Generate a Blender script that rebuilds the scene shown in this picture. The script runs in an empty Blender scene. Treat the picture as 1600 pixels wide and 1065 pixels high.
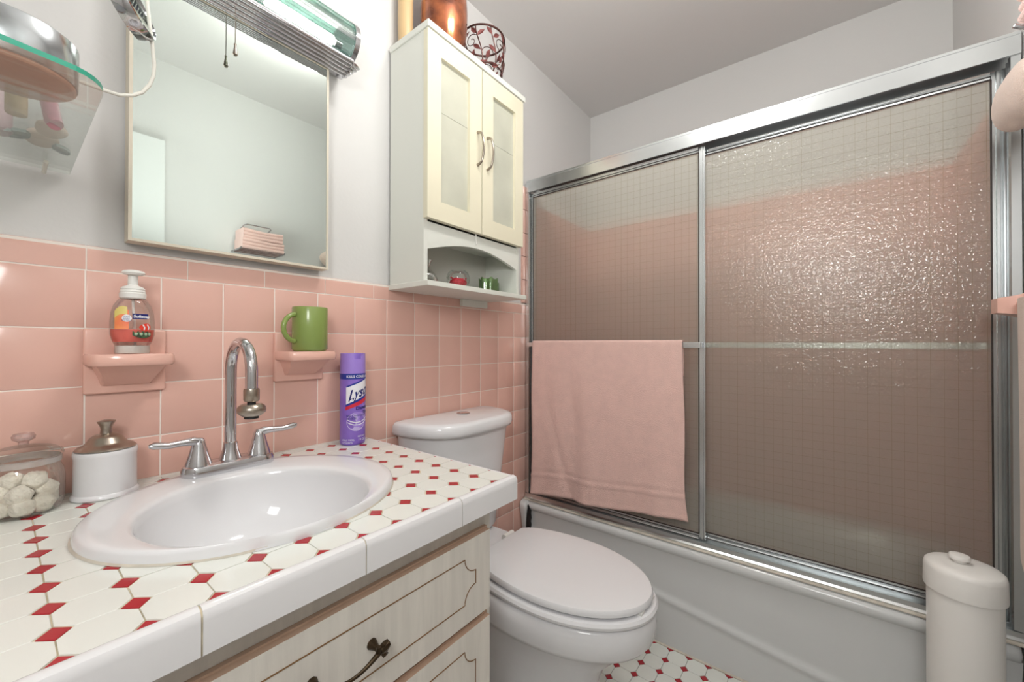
import bpy, bmesh, math, random
from mathutils import Vector, Matrix
random.seed(7)
C = bpy.context.scene.collection
S = bpy.context.scene
PI = math.pi

# ------------------------------------------------------------------ camera
yaw, pitch, roll = [math.radians(v) for v in (51.965, 0.372, 0.097)]
fw = Vector((math.sin(yaw) * math.cos(pitch), math.cos(yaw) * math.cos(pitch), math.sin(pitch)))
rt = Vector((math.cos(yaw), -math.sin(yaw), 0)); up = rt.cross(fw)
r2 = rt * math.cos(roll) + up * math.sin(roll); u2 = -rt * math.sin(roll) + up * math.cos(roll)
cam_data = bpy.data.cameras.new('camera'); cam = bpy.data.objects.new('camera', cam_data); C.objects.link(cam)
cam.matrix_world = Matrix(((r2.x, u2.x, -fw.x, -0.099), (r2.y, u2.y, -fw.y, -1.096), (r2.z, u2.z, -fw.z, 1.083), (0, 0, 0, 1)))
cam_data.sensor_width = 36; cam_data.lens = 626.7 / 1600 * 36; cam_data.clip_start = 0.01
S.camera = cam
# ------------------------------------------------------------------ world, lights, exposure
w = bpy.data.worlds.new('world'); S.world = w; w.use_nodes = True
w.node_tree.nodes['Background'].inputs[0].default_value = (0.8, 0.9, 1, 1)
w.node_tree.nodes['Background'].inputs[1].default_value = 0.3
S.view_settings.view_transform = 'Standard'; S.view_settings.look = 'None'
S.view_settings.gamma = 1; S.view_settings.use_curve_mapping = False
S.view_settings.exposure = 0.08
def light(kind, name, loc, power, size, col=(1, 1, 1), rot=(0, 0, 0), size_y=None):
    l = bpy.data.lights.new(name, kind); o = bpy.data.objects.new(name, l); C.objects.link(o)
    o.location = loc; o.rotation_euler = rot; l.energy = power; l.color = col
    if kind == 'AREA':
        l.size = size
        if size_y: l.shape = 'RECTANGLE'; l.size_y = size_y
    else: l.shadow_soft_size = size
    return o
LAMPX = ((0.60, -0.755), (0.77, -0.755))
light('AREA', 'bounce_fill', (0.35, -0.98, 1.50), 6.0, 0.5, (1, 0.995, 0.985), (math.radians(180), math.radians(20), 0), 0.4)  # added upward fill without a real fixture, lifts ceiling and upper walls
fl_ = light('AREA', 'soft_fill', (-0.50, -1.22, 1.58), 7.5, 0.34, (1, 0.995, 0.985))  # added fill from the camera side, evens out the lower room
fl_.rotation_euler = Vector((0.90, 0.32, -0.30)).to_track_quat('-Z', 'Y').to_euler()

# ------------------------------------------------------------------ helpers
def lin(c):
    return tuple([((v / 255) / 12.92 if v / 255 <= 0.04045 else (((v / 255) + 0.055) / 1.055) ** 2.4) for v in c] + [1])
def setin(b, k, v):
    if k in b.inputs: b.inputs[k].default_value = v
MATS = {}
def mat(name, col, rough=0.5, metal=0.0, noise=0.0, nscale=20, bump=0.0, bscale=200, vary=0.0, coat=0.0, sheen=0, emit=None, estr=0, spec=0.5, col2=None, stretch=None, bdist=0.002):
    m = bpy.data.materials.new(name); m.use_nodes = True; nt = m.node_tree; b = nt.nodes['Principled BSDF']
    base = lin(col); setin(b, 'Base Color', base); setin(b, 'Roughness', rough); setin(b, 'Metallic', metal)
    setin(b, 'Coat Weight', coat); setin(b, 'Coat Roughness', 0.05); setin(b, 'Sheen Weight', sheen); setin(b, 'Specular IOR Level', spec)
    tc = nt.nodes.new('ShaderNodeTexCoord'); mp = nt.nodes.new('ShaderNodeMapping'); nt.links.new(tc.outputs['Object'], mp.inputs[0])
    if stretch: mp.inputs['Scale'].default_value = stretch
    last = None
    if noise > 0:
        n = nt.nodes.new('ShaderNodeTexNoise'); n.inputs['Scale'].default_value = nscale; n.inputs['Detail'].default_value = 5
        nt.links.new(mp.outputs[0], n.inputs[0])
        mx = nt.nodes.new('ShaderNodeMix'); mx.data_type = 'RGBA'
        mx.inputs[6].default_value = base
        mx.inputs[7].default_value = lin(col2) if col2 else tuple([v * (1 - noise) for v in base[:3]] + [1])
        rp = nt.nodes.new('ShaderNodeMapRange'); rp.inputs[1].default_value = 0.35; rp.inputs[2].default_value = 0.65
        nt.links.new(n.outputs[0], rp.inputs[0]); nt.links.new(rp.outputs[0], mx.inputs[0])
        last = mx.outputs[2]; nt.links.new(last, b.inputs['Base Color'])
    if vary > 0:
        oi = nt.nodes.new('ShaderNodeObjectInfo'); mr = nt.nodes.new('ShaderNodeMapRange')
        mr.inputs[3].default_value = 1 - vary; mr.inputs[4].default_value = 1 + vary
        nt.links.new(oi.outputs['Random'], mr.inputs[0])
        hs = nt.nodes.new('ShaderNodeHueSaturation'); nt.links.new(mr.outputs[0], hs.inputs['Value'])
        if last: nt.links.new(last, hs.inputs['Color'])
        else: hs.inputs['Color'].default_value = base
        nt.links.new(hs.outputs[0], b.inputs['Base Color'])
    if bump > 0:
        n = nt.nodes.new('ShaderNodeTexNoise'); n.inputs['Scale'].default_value = bscale; n.inputs['Detail'].default_value = 3
        nt.links.new(mp.outputs[0], n.inputs[0])
        bp = nt.nodes.new('ShaderNodeBump'); bp.inputs['Strength'].default_value = bump; bp.inputs['Distance'].default_value = bdist
        nt.links.new(n.outputs[0], bp.inputs['Height']); nt.links.new(bp.outputs[0], b.inputs['Normal'])
    if emit: setin(b, 'Emission Color', lin(emit)); setin(b, 'Emission Strength', estr)
    MATS[name] = m; return m
def thin_glass(name, tint=(245, 250, 248), rough=0.02, refl=0.05, body=0.0, bodycol=(200, 200, 200)):
    m = bpy.data.materials.new(name); m.use_nodes = True; nt = m.node_tree; nt.nodes.clear()
    out = nt.nodes.new('ShaderNodeOutputMaterial'); tr = nt.nodes.new('ShaderNodeBsdfTransparent'); tr.inputs[0].default_value = lin(tint)
    gl = nt.nodes.new('ShaderNodeBsdfGlossy'); gl.inputs['Roughness'].default_value = rough
    lw = nt.nodes.new('ShaderNodeLayerWeight'); lw.inputs[0].default_value = 0.35
    ad = nt.nodes.new('ShaderNodeMath'); ad.operation = 'MULTIPLY_ADD'; ad.inputs[1].default_value = 0.55; ad.inputs[2].default_value = refl
    nt.links.new(lw.outputs['Fresnel'], ad.inputs[0])
    mx = nt.nodes.new('ShaderNodeMixShader'); nt.links.new(ad.outputs[0], mx.inputs[0])
    src = tr.outputs[0]
    if body > 0:
        df = nt.nodes.new('ShaderNodeBsdfPrincipled'); df.inputs['Base Color'].default_value = lin(bodycol); df.inputs['Roughness'].default_value = 0.3
        m2 = nt.nodes.new('ShaderNodeMixShader'); m2.inputs[0].default_value = body
        nt.links.new(tr.outputs[0], m2.inputs[1]); nt.links.new(df.outputs[0], m2.inputs[2]); src = m2.outputs[0]
    nt.links.new(src, mx.inputs[1]); nt.links.new(gl.outputs[0], mx.inputs[2]); nt.links.new(mx.outputs[0], out.inputs[0])
    MATS[name] = m; return m
def empty(name, label, cat, loc=(0, 0, 0), group=None):
    o = bpy.data.objects.new(name, None); C.objects.link(o); o.location = loc; o.empty_display_size = 0.05
    return tag(o, label, cat, group)
def tag(o, label=None, cat=None, group=None, kind=None):
    if label: o['label'] = label
    if cat: o['category'] = cat
    if group: o['group'] = group
    if kind: o['kind'] = kind
    return o
def wloc(o):
    v = Vector((0, 0, 0))
    while o: v = v + Vector(o.location); o = o.parent
    return v
def obj(name, bm, m, parent=None, smooth=False, loc=None, angle=None, label=None, kind=None):
    """link one bmesh (world coordinates) as ONE mesh object"""
    off = wloc(parent) if parent else Vector((0, 0, 0))
    base = Vector(loc) if loc else off
    bmesh.ops.translate(bm, verts=bm.verts, vec=-base)
    me = bpy.data.meshes.new(name)
    bmesh.ops.recalc_face_normals(bm, faces=bm.faces)
    if smooth:
        for f in bm.faces: f.smooth = True
        a = math.radians(angle if angle else 40)
        for e in bm.edges:
            if len(e.link_faces) == 2 and e.calc_face_angle(0) > a: e.smooth = False
    bm.to_mesh(me); bm.free()
    for mm in (m if isinstance(m, (list, tuple)) else [m]): me.materials.append(mm)
    o = bpy.data.objects.new(name, me); C.objects.link(o)
    if parent: o.parent = parent; o.location = base - off
    else: o.location = base
    if label: o['label'] = label
    if kind: o['kind'] = kind
    return o
def box(bm, x0, x1, y0, y1, z0, z1, bev=0, seg=2):
    r = bmesh.ops.create_cube(bm, size=1)
    vs = r['verts']
    for v in vs:
        v.co = Vector((x0 + (v.co.x + .5) * (x1 - x0), y0 + (v.co.y + .5) * (y1 - y0), z0 + (v.co.z + .5) * (z1 - z0)))
    if bev:
        es = list({e for v in vs for e in v.link_edges})
        bmesh.ops.bevel(bm, geom=es, offset=bev, segments=seg, profile=0.5, affect='EDGES')
    return bm
def B(*a, **k): return box(bmesh.new(), *a, **k)
def lathe(bm, prof, cx, cy, n=40, sx=1.0, sy=1.0, rot=0, z0=0):
    """prof: list of (r,z); closed if r=0 at ends"""
    rings = []
    for r, z in prof:
        if r < 1e-6: rings.append([bm.verts.new((cx, cy, z + z0))])
        else:
            ring = []
            for i in range(n):
                a = 2 * PI * i / n; px = r * sx * math.cos(a); py = r * sy * math.sin(a)
                ring.append(bm.verts.new((cx + px * math.cos(rot) - py * math.sin(rot), cy + px * math.sin(rot) + py * math.cos(rot), z + z0)))
            rings.append(ring)
    for a, b in zip(rings, rings[1:]):
        if len(a) == 1 and len(b) == 1: continue
        if len(a) == 1:
            for i in range(n): bm.faces.new((a[0], b[i], b[(i + 1) % n]))
        elif len(b) == 1:
            for i in range(n): bm.faces.new((a[i], a[(i + 1) % n], b[0]))
        else:
            for i in range(n): bm.faces.new((a[i], a[(i + 1) % n], b[(i + 1) % n], b[i]))
    return bm
def L(*a, **k): return lathe(bmesh.new(), *a, **k)
def tube(bm, pts, r, n=10, cap=True, closed=False):
    """swept tube; r number or list"""
    pts = [Vector(p) for p in pts]; N = len(pts)
    rs = r if isinstance(r, (list, tuple)) else [r] * N
    rings = []; prev = None
    for i, p in enumerate(pts):
        if closed: t = pts[(i + 1) % N] - pts[i - 1]
        else: t = pts[min(i + 1, N - 1)] - pts[max(i - 1, 0)]
        t.normalize()
        if prev is None:
            a = Vector((0, 0, 1)) if abs(t.z) < 0.9 else Vector((1, 0, 0)); nrm = t.cross(a).normalized()
        else:
            nrm = (prev - t * prev.dot(t))
            if nrm.length < 1e-6: nrm = t.orthogonal()
            nrm.normalize()
        prev = nrm; bn = t.cross(nrm)
        rings.append([bm.verts.new(p + (nrm * math.cos(2 * PI * k / n) + bn * math.sin(2 * PI * k / n)) * rs[i]) for k in range(n)])
    m = N if closed else N - 1
    for i in range(m):
        a = rings[i]; b = rings[(i + 1) % N]
        for k in range(n): bm.faces.new((a[k], a[(k + 1) % n], b[(k + 1) % n], b[k]))
    if cap and not closed:
        bm.faces.new(rings[0][::-1]); bm.faces.new(rings[-1])
    return bm
def T(*a, **k): return tube(bmesh.new(), *a, **k)
def loft(bm, rings, cap0=True, cap1=True):
    R = [[bm.verts.new(p) for p in ring] for ring in rings]; n = len(R[0])
    for a, b in zip(R, R[1:]):
        for i in range(n): bm.faces.new((a[i], a[(i + 1) % n], b[(i + 1) % n], b[i]))
    if cap0: bm.faces.new(R[0][::-1])
    if cap1: bm.faces.new(R[-1])
    return bm
def LO(*a, **k): return loft(bmesh.new(), *a, **k)
def sup(cx, cy, rx, ry, z, n=48, e=2.0, ry2=None):
    """superellipse ring; ry for -y side, ry2 for +y side"""
    out = []
    for i in range(n):
        a = 2 * PI * i / n; c, s = math.cos(a), math.sin(a)
        x = math.copysign(abs(c) ** (2 / e), c) * rx; yy = (ry2 if (ry2 is not None and s > 0) else ry)
        out.append((cx + x, cy + math.copysign(abs(s) ** (2 / e), s) * yy, z))
    return out
def rrect(x0, x1, y0, y1, r, z, k=6):
    out = []
    for (cx, cy, a0) in ((x1 - r, y1 - r, 0), (x0 + r, y1 - r, 90), (x0 + r, y0 + r, 180), (x1 - r, y0 + r, 270)):
        for i in range(k + 1):
            a = math.radians(a0 + 90 * i / k); out.append((cx + r * math.cos(a), cy + r * math.sin(a), z))
    return out
def prism(bm, prof, axis, a, b):
    """extrude closed 2-D profile along axis ('x': (y,z), 'y': (x,z), 'z': (x,y))"""
    def P(p, t): return {'x': (t, p[0], p[1]), 'y': (p[0], t, p[1]), 'z': (p[0], p[1], t)}[axis]
    A = [bm.verts.new(P(p, a)) for p in prof]; D = [bm.verts.new(P(p, b)) for p in prof]; n = len(prof)
    for i in range(n): bm.faces.new((A[i], A[(i + 1) % n], D[(i + 1) % n], D[i]))
    bm.faces.new(A[::-1]); bm.faces.new(D)
    return bm
def PR(*a, **k): return prism(bmesh.new(), *a, **k)
def shared(name, me, parent, loc, label=None):
    o = bpy.data.objects.new(name, me); C.objects.link(o); o.parent = parent
    o.location = Vector(loc) - wloc(parent)
    if label: o['label'] = label
    return o
def arc(cx, cy, r, a0, a1, n): return [(cx + r * math.cos(math.radians(a0 + (a1 - a0) * i / n)), cy + r * math.sin(math.radians(a0 + (a1 - a0) * i / n))) for i in range(n + 1)]

# ------------------------------------------------------------------ materials
M = MATS
mat('paint', (213, 212, 210), 0.6, bump=0.15, bscale=90)
mat('ceiling_paint', (222, 220, 218), 0.8, bump=0.15, bscale=90)
mat('pink_tile', (226, 182, 168), 0.13, noise=0.05, nscale=6, vary=0.03, bump=0.03, bscale=12, bdist=0.003)
mat('pink_ceramic', (231, 184, 169), 0.15, bump=0.04, bscale=14)
mat('wall_grout', (240, 230, 221), 0.8)
mat('floor_grout', (150, 145, 132), 0.85)
mat('counter_grout', (214, 200, 172), 0.85, noise=0.3, nscale=60)
mat('white_tile', (226, 228, 222), 0.16, vary=0.015, bump=0.04, bscale=25)
mat('red_tile', (168, 40, 50), 0.15, vary=0.06)
mat('edge_tile', (224, 223, 224), 0.12, bump=0.05, bscale=14)
mat('porcelain', (226, 226, 228), 0.09)
mat('tub_enamel', (216, 218, 218), 0.16, noise=0.03, nscale=5)
mat('black_chip', (25, 25, 26), 0.7)
mat('chrome', (205, 205, 208), 0.08, 1.0)
mat('satin_metal', (170, 160, 148), 0.28, 1.0)
mat('aluminium', (218, 222, 223), 0.27, 1.0, noise=0.06, nscale=4)
mat('dark_gasket', (60, 52, 48), 0.7)
mat('vanity_wood', (224, 219, 210), 0.42, noise=0.10, nscale=9, stretch=(8, 8, 0.7), bump=0.1, bscale=60)
mat('brown_edge', (196, 166, 144), 0.5, noise=0.12, nscale=9)
mat('gold_line', (120, 84, 42), 0.45)
mat('antique_brass', (84, 70, 54), 0.35, 0.9, noise=0.4, nscale=80)
mat('melamine', (222, 224, 216), 0.4)
mat('cream_door', (226, 220, 196), 0.45, noise=0.03, nscale=6)
mat('marbled_film', (196, 196, 180), 0.35, noise=0.12, nscale=7, bump=0.1, bscale=8)
mat('board_back', (205, 204, 196), 0.6)
mat('mirror_frame', (214, 206, 188), 0.5)
mat('mirror_glass', (200, 209, 204), 0.015, 1.0)
mat('terry_pink', (243, 204, 194), 0.95, noise=0.06, nscale=30, bump=0.9, bscale=420, sheen=0.4, bdist=0.004)
mat('terry_border', (236, 188, 176), 0.8, bump=0.4, bscale=600)
mat('terry_pale', (238, 214, 200), 0.95, noise=0.06, nscale=30, bump=0.9, bscale=420, sheen=0.4, bdist=0.004)
mat('green_glaze', (136, 156, 84), 0.22, noise=0.06, nscale=8, coat=0.2)
mat('mug_inside', (232, 232, 220), 0.2)
mat('purple', (142, 112, 204), 0.25, noise=0.25, nscale=9, col2=(124, 92, 190))
mat('purple_cap', (160, 132, 216), 0.3)
mat('label_blue', (28, 52, 150), 0.3); mat('label_white', (235, 235, 240), 0.35); mat('label_red', (205, 40, 62), 0.35)
mat('label_lilac', (188, 172, 222), 0.35); mat('label_navy', (24, 32, 110), 0.35)
mat('plastic_white', (232, 231, 226), 0.4)
mat('bin_plastic', (238, 236, 232), 0.35)
mat('frost_plastic', (236, 228, 222), 0.3)
mat('soap_liquid', (244, 120, 106), 0.2, noise=0.2, nscale=20)
mat('label_orange', (240, 120, 84), 0.35, noise=0.5, nscale=20, col2=(246, 176, 96)); mat('label_yellow', (226, 206, 120), 0.35)
mat('fish_orange', (226, 62, 44), 0.4); mat('coral_green', (70, 104, 66), 0.5, noise=0.6, nscale=300, col2=(20, 30, 24)); mat('coral_pale', (170, 190, 160), 0.5)
mat('copper', (196, 112, 66), 0.2, 0.55, noise=0.6, nscale=14, col2=(104, 50, 26), coat=0.6, bump=0.2, bscale=22)
mat('gold_ceramic', (206, 176, 132), 0.4)
mat('bronze_wire', (86, 52, 46), 0.4, 0.5, noise=0.3, nscale=60)
mat('rose_leaf', (160, 96, 92), 0.45, 0.3, noise=0.3, nscale=60)
mat('cotton', (252, 244, 230), 0.95, bump=0.8, bscale=160, sheen=0.3, bdist=0.006)
mat('red_petals', (214, 40, 62), 0.6, noise=0.3, nscale=120, bump=0.5, bscale=150)
mat('cork_brown', (192, 134, 104), 0.6, noise=0.2, nscale=30)
mat('tin_silver', (200, 205, 208), 0.2, 1.0, noise=0.12, nscale=6)
mat('pink_plastic', (222, 150, 166), 0.35); mat('pale_pink', (228, 196, 204), 0.4); mat('tan_soap', (238, 216, 200), 0.6); mat('leaf_grey', (160, 176, 172), 0.6)
mat('bulb', (255, 255, 255), 0.3, emit=(255, 250, 240), estr=5)
mat('dome', (250, 250, 248), 0.3, emit=(255, 253, 249), estr=58)
mat('door_paint', (216, 218, 216), 0.45)
mat('caulk', (222, 214, 200), 0.6, noise=0.2, nscale=30)
mat('acrylic_pale', (226, 224, 214), 0.25)
mat('rust', (140, 86, 62), 0.8)
mat('dark_rubber', (30, 30, 30), 0.6)
mat('wire_metal', (150, 142, 112), 0.5, 0.0)
thin_glass('clear_glass', (250, 252, 251), 0.02, 0.03); thin_glass('shade_glass', (206, 236, 226), 0.05, 0.08, 0.10, (190, 225, 215))
thin_glass('shelf_glass', (250, 253, 251), 0.02, 0.0, 0.03, (225, 232, 226)); thin_glass('green_glass', (186, 212, 168), 0.05, 0.06, 0.30, (124, 156, 98))
thin_glass('back_face', (250, 251, 249), 0.4, 0.0)
mat('glass_edge', (60, 158, 132), 0.15, emit=None)
def wired_glass():
    m = bpy.data.materials.new('wired_glass'); m.use_nodes = True; nt = m.node_tree; nt.nodes.clear()
    out = nt.nodes.new('ShaderNodeOutputMaterial')
    tc = nt.nodes.new('ShaderNodeTexCoord')
    n1 = nt.nodes.new('ShaderNodeTexNoise'); n1.inputs['Scale'].default_value = 230; n1.inputs['Detail'].default_value = 2
    n2 = nt.nodes.new('ShaderNodeTexVoronoi'); n2.inputs['Scale'].default_value = 170
    nt.links.new(tc.outputs['Object'], n1.inputs[0]); nt.links.new(tc.outputs['Object'], n2.inputs[0])
    ad = nt.nodes.new('ShaderNodeMath'); ad.operation = 'ADD'; nt.links.new(n1.outputs[0], ad.inputs[0]); nt.links.new(n2.outputs[0], ad.inputs[1])
    bp = nt.nodes.new('ShaderNodeBump'); bp.inputs['Strength'].default_value = 1.0; bp.inputs['Distance'].default_value = 0.0022
    nt.links.new(ad.outputs[0], bp.inputs['Height'])
    rf = nt.nodes.new('ShaderNodeBsdfRefraction'); rf.inputs['IOR'].default_value = 1.10; rf.inputs['Roughness'].default_value = 0.30; rf.inputs['Color'].default_value = lin((244, 244, 238))
    tp = nt.nodes.new('ShaderNodeBsdfTransparent'); tp.inputs['Color'].default_value = lin((240, 240, 232))
    df = nt.nodes.new('ShaderNodeBsdfDiffuse'); df.inputs['Color'].default_value = lin((214, 208, 198))
    gl = nt.nodes.new('ShaderNodeBsdfGlossy'); gl.inputs['Roughness'].default_value = 0.02
    n3 = nt.nodes.new('ShaderNodeTexNoise'); n3.inputs['Scale'].default_value = 140; n3.inputs['Detail'].default_value = 1; nt.links.new(tc.outputs['Object'], n3.inputs[0])
    b2 = nt.nodes.new('ShaderNodeBump'); b2.inputs['Strength'].default_value = 1.0; b2.inputs['Distance'].default_value = 0.0017
    nt.links.new(n3.outputs[0], b2.inputs['Height']); nt.links.new(bp.outputs[0], rf.inputs['Normal']); nt.links.new(b2.outputs[0], gl.inputs['Normal'])
    m1 = nt.nodes.new('ShaderNodeMixShader'); m1.inputs[0].default_value = 0.42; nt.links.new(rf.outputs[0], m1.inputs[1]); nt.links.new(tp.outputs[0], m1.inputs[2])
    m2 = nt.nodes.new('ShaderNodeMixShader'); m2.inputs[0].default_value = 0.28; nt.links.new(m1.outputs[0], m2.inputs[1]); nt.links.new(df.outputs[0], m2.inputs[2])
    m3 = nt.nodes.new('ShaderNodeMixShader'); fr = nt.nodes.new('ShaderNodeFresnel'); fr.inputs[0].default_value = 1.5
    nt.links.new(fr.outputs[0], m3.inputs[0]); nt.links.new(m2.outputs[0], m3.inputs[1]); nt.links.new(gl.outputs[0], m3.inputs[2])
    nt.links.new(m3.outputs[0], out.inputs[0]); M['wired_glass'] = m
wired_glass()
def alcove_tile_mat():
    m = bpy.data.materials.new('alcove_tile'); m.use_nodes = True; nt = m.node_tree; b = nt.nodes['Principled BSDF']
    setin(b, 'Roughness', 0.5)
    tc = nt.nodes.new('ShaderNodeTexCoord'); sp = nt.nodes.new('ShaderNodeSeparateXYZ'); nt.links.new(tc.outputs['Object'], sp.inputs[0])
    ad = nt.nodes.new('ShaderNodeMath'); ad.operation = 'ADD'; nt.links.new(sp.outputs[0], ad.inputs[0]); nt.links.new(sp.outputs[1], ad.inputs[1])
    cb = nt.nodes.new('ShaderNodeCombineXYZ'); nt.links.new(ad.outputs[0], cb.inputs[0]); nt.links.new(sp.outputs[2], cb.inputs[1])
    br = nt.nodes.new('ShaderNodeTexBrick'); nt.links.new(cb.outputs[0], br.inputs[0]); br.offset = 0
    br.inputs['Scale'].default_value = 1; br.inputs['Brick Width'].default_value = 0.1096; br.inputs['Row Height'].default_value = 0.1096; br.inputs['Mortar Size'].default_value = 0.0014
    br.inputs['Color1'].default_value = lin((222, 160, 144)); br.inputs['Color2'].default_value = lin((216, 154, 138)); br.inputs['Mortar'].default_value = lin((222, 205, 194))
    nt.links.new(br.outputs[0], b.inputs['Base Color']); M['alcove_tile'] = m
alcove_tile_mat()

# ------------------------------------------------------------------ room shell
XL, XF, YF, ZC = -0.62, 2.07, -1.47, 2.43
def struct(name, bm, m, label, smooth=False):
    o = obj(name, bm, m, None, smooth); o['kind'] = 'structure'; o['label'] = label; return o
wall_back = struct('wall_back', B(XL - .1, XF + .1, 0.008, 0.12, 0, ZC), [M['paint']], 'white painted wall behind the mirror, sink and toilet')
struct('wall_right', B(XF, XF + .1, YF - .1, 0.008, 0, ZC), M['paint'], 'pale wall above the bathtub behind the shower doors')
struct('wall_left', B(XL - .1, XL, YF - .1, 0.008, 0, ZC), M['paint'], 'pale wall at the far end of the countertop')
struct('wall_front', B(XL - .1, XF + .1, YF - .1, YF, 0, ZC), M['paint'], 'pale wall facing the mirror, seen reflected in it')
struct('ceiling', B(XL - .1, XF + .1, YF - .1, 0.12, ZC, ZC + .1), M['ceiling_paint'], 'smooth pale ceiling')
floor = struct('floor', B(XL - .1, XF + .1, YF - .1, 0.12, -0.1, -0.003), M['floor_grout'], 'bathroom floor of white octagon tiles and small red squares')
door = struct('door_1', B(-0.38, 0.378, YF + .006, YF + .041, 0.008, 2.036, 0.0015), M['door_paint'], 'plain white door leaf resting against the wall, a bright strip in the mirror')
dk = obj('door_handle', L([(0, 0), (0.012, 0), (0.012, 0.03), (0.027, 0.04), (0.027, 0.06), (0, 0.065)], 0, 0, 20), M['satin_metal'], door, True)
dk.rotation_euler = (math.radians(90), 0, 0); dk.location = (-0.31, YF + .041, 1.0)
dk.rotation_euler = (math.radians(90), 0, 0)

# ---- pink wall tiles
TT = 0.1096; G = 0.0022; Z0 = 1.22
def tile_mesh(w, h, t=0.008, r=0.0012):
    bm = B(0, w, -t, 0.0005, 0, h)
    es = [e for e in bm.edges if all(v.co.y < -t + 1e-5 for v in e.verts)]
    bmesh.ops.bevel(bm, geom=es, offset=r, segments=2, profile=0.5, affect='EDGES')
    for f in bm.faces: f.smooth = True
    for e in bm.edges:
        if len(e.link_faces) == 2 and e.calc_face_angle(0) > math.radians(50): e.smooth = False
    me = bpy.data.meshes.new('tile'); bmesh.ops.recalc_face_normals(bm, faces=bm.faces); bm.to_mesh(me); bm.free(); me.materials.append(M['pink_tile']); return me
_tm = {}
def wtile(x0, x1, z0, z1):
    w_, h_ = round(x1 - x0 - G, 4), round(z1 - z0 - G, 4)
    if w_ < 0.006 or h_ < 0.006: return
    if (w_, h_) not in _tm: _tm[(w_, h_)] = tile_mesh(w_, h_)
    shared('tile', _tm[(w_, h_)], wall_back, (x0 + G / 2, 0.0075, z0 + G / 2))
obj('wall_grout', B(XL, 1.409, 0.0004, 0.0085, 0.0, 1.266), M['wall_grout'], wall_back)
for k in range(-6, 13):
    x0 = k * TT; x1 = min((k + 1) * TT, 1.4085); x0 = max(x0, XL)
    for r in range(0, 12):
        z1 = Z0 - r * TT; z0 = max(z1 - TT, 0.0)
        if z1 <= 0.01: continue
        if k <= 4 and r == 3: z0 = 0.806
        if k <= 4 and r > 3: continue
        if k == 5 and r == 3: z0 = Z0 - 4 * TT
        if k == 0 and r == 1 or k == 3 and r == 1: continue          # soap shelves stand here
        wtile(x0, x1, z0, z1)
# bullnose cap course, six-inch pieces
def cap_mesh(w):
    prof = [(0.0, 0.0), (-0.008, 0.0), (-0.008, 0.034)] + [(-0.0 - 0.008 * math.cos(math.radians(a)), 0.034 + 0.0125 * math.sin(math.radians(a))) for a in (15, 35, 55, 75, 90)] + [(0.0, 0.0465)]
    bm = PR(prof, 'x', 0, w)
    me = bpy.data.meshes.new('cap_tile'); bmesh.ops.recalc_face_normals(bm, faces=bm.faces)
    for f in bm.faces: f.smooth = True
    for e in bm.edges:
        if len(e.link_faces) == 2 and e.calc_face_angle(0) > math.radians(50): e.smooth = False
    bm.to_mesh(me); bm.free(); me.materials.append(M['pink_tile']); return me
cm = cap_mesh(0.1524 - G)
for i in range(-4, 9): shared('cap_tile', cm, wall_back, (i * 0.1524 + 0.002, 0.0075, Z0 + 0.0015))
shared('cap_tile', cap_mesh(1.4085 - 9 * 0.1524 - 0.003), wall_back, (9 * 0.1524 + 0.002, 0.0075, Z0 + 0.0015))
# narrow vertical trim tiles beside the shower jamb, above the cap
sm = tile_mesh(0.03, 0.106)
for i in range(5): shared('trim_tile', sm, wall_back, (1.378, 0.0075, 1.271 + i * 0.108))
# alcove tile surround (seen only blurred through the wired glass)
struct('trim_2', B(1.445, XF, 0.0, 0.0085, 0.36, 1.745), M['alcove_tile'], 'pink tile surround on the sink-side end of the bathtub, blurred by glass')
struct('trim_3', B(XF - 0.008, XF + .001, YF, 0.0, 0.36, 1.745), M['alcove_tile'], 'pink tile surround along the bathtub, blurred by glass')
struct('trim_4', B(1.47, XF - .008, YF - .001, YF + 0.008, 0.36, 1.745), M['alcove_tile'], 'pink tile surround at the far end of the bathtub, blurred by glass')

# ---- octagon and dot floors
def octagon(px, py, d):
    hx, hy = px / 2 - .0007, py / 2 - .0007
    return [(hx, -hy + d), (hx, hy - d), (hx - d, hy), (-hx + d, hy), (-hx, hy - d), (-hx, -hy + d), (-hx + d, -hy), (hx - d, -hy)]
def poly_slab(poly, z0, z1, bev=0.0):
    bm = bmesh.new(); top = [bm.verts.new((x, y, z1)) for x, y in poly]; bot = [bm.verts.new((x, y, z0)) for x, y in poly]; n = len(poly)
    f = bm.faces.new(top)
    for i in range(n): bm.faces.new((bot[i], bot[(i + 1) % n], top[(i + 1) % n], top[i]))
    if bev:
        bmesh.ops.bevel(bm, geom=list(f.edges), offset=bev, segments=1, affect='EDGES')
    return bm
def to_mesh(bm, name, m):
    bmesh.ops.recalc_face_normals(bm, faces=bm.faces); me = bpy.data.meshes.new(name); bm.to_mesh(me); bm.free(); me.materials.append(m); return me
PF = 0.0615; DC = 0.0130
fo = to_mesh(poly_slab(octagon(PF, PF, DC), -0.003, 0.0, .0005), 'tile', M['white_tile'])
q = DC - 0.0012
fd = to_mesh(poly_slab([(q, 0), (0, q), (-q, 0), (0, -q)], -0.003, 0.0, .0004), 'accent_tile', M['red_tile'])
fh = to_mesh(poly_slab([(0, q), (-q, 0), (0, -q)], -0.003, 0.0, .0004), 'accent_tile', M['red_tile'])
X0, Y0 = 1.377, -0.598
rest_o, rest_d = bmesh.new(), bmesh.new()
def add_poly(bm, poly, cx, cy):
    vs = [bm.verts.new((cx + x, cy + y, 0)) for x, y in poly]; lo = [bm.verts.new((cx + x, cy + y, -.003)) for x, y in poly]; n = len(vs)
    bm.faces.new(vs)
    for i in range(n): bm.faces.new((lo[i], lo[(i + 1) % n], vs[(i + 1) % n], vs[i]))
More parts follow.
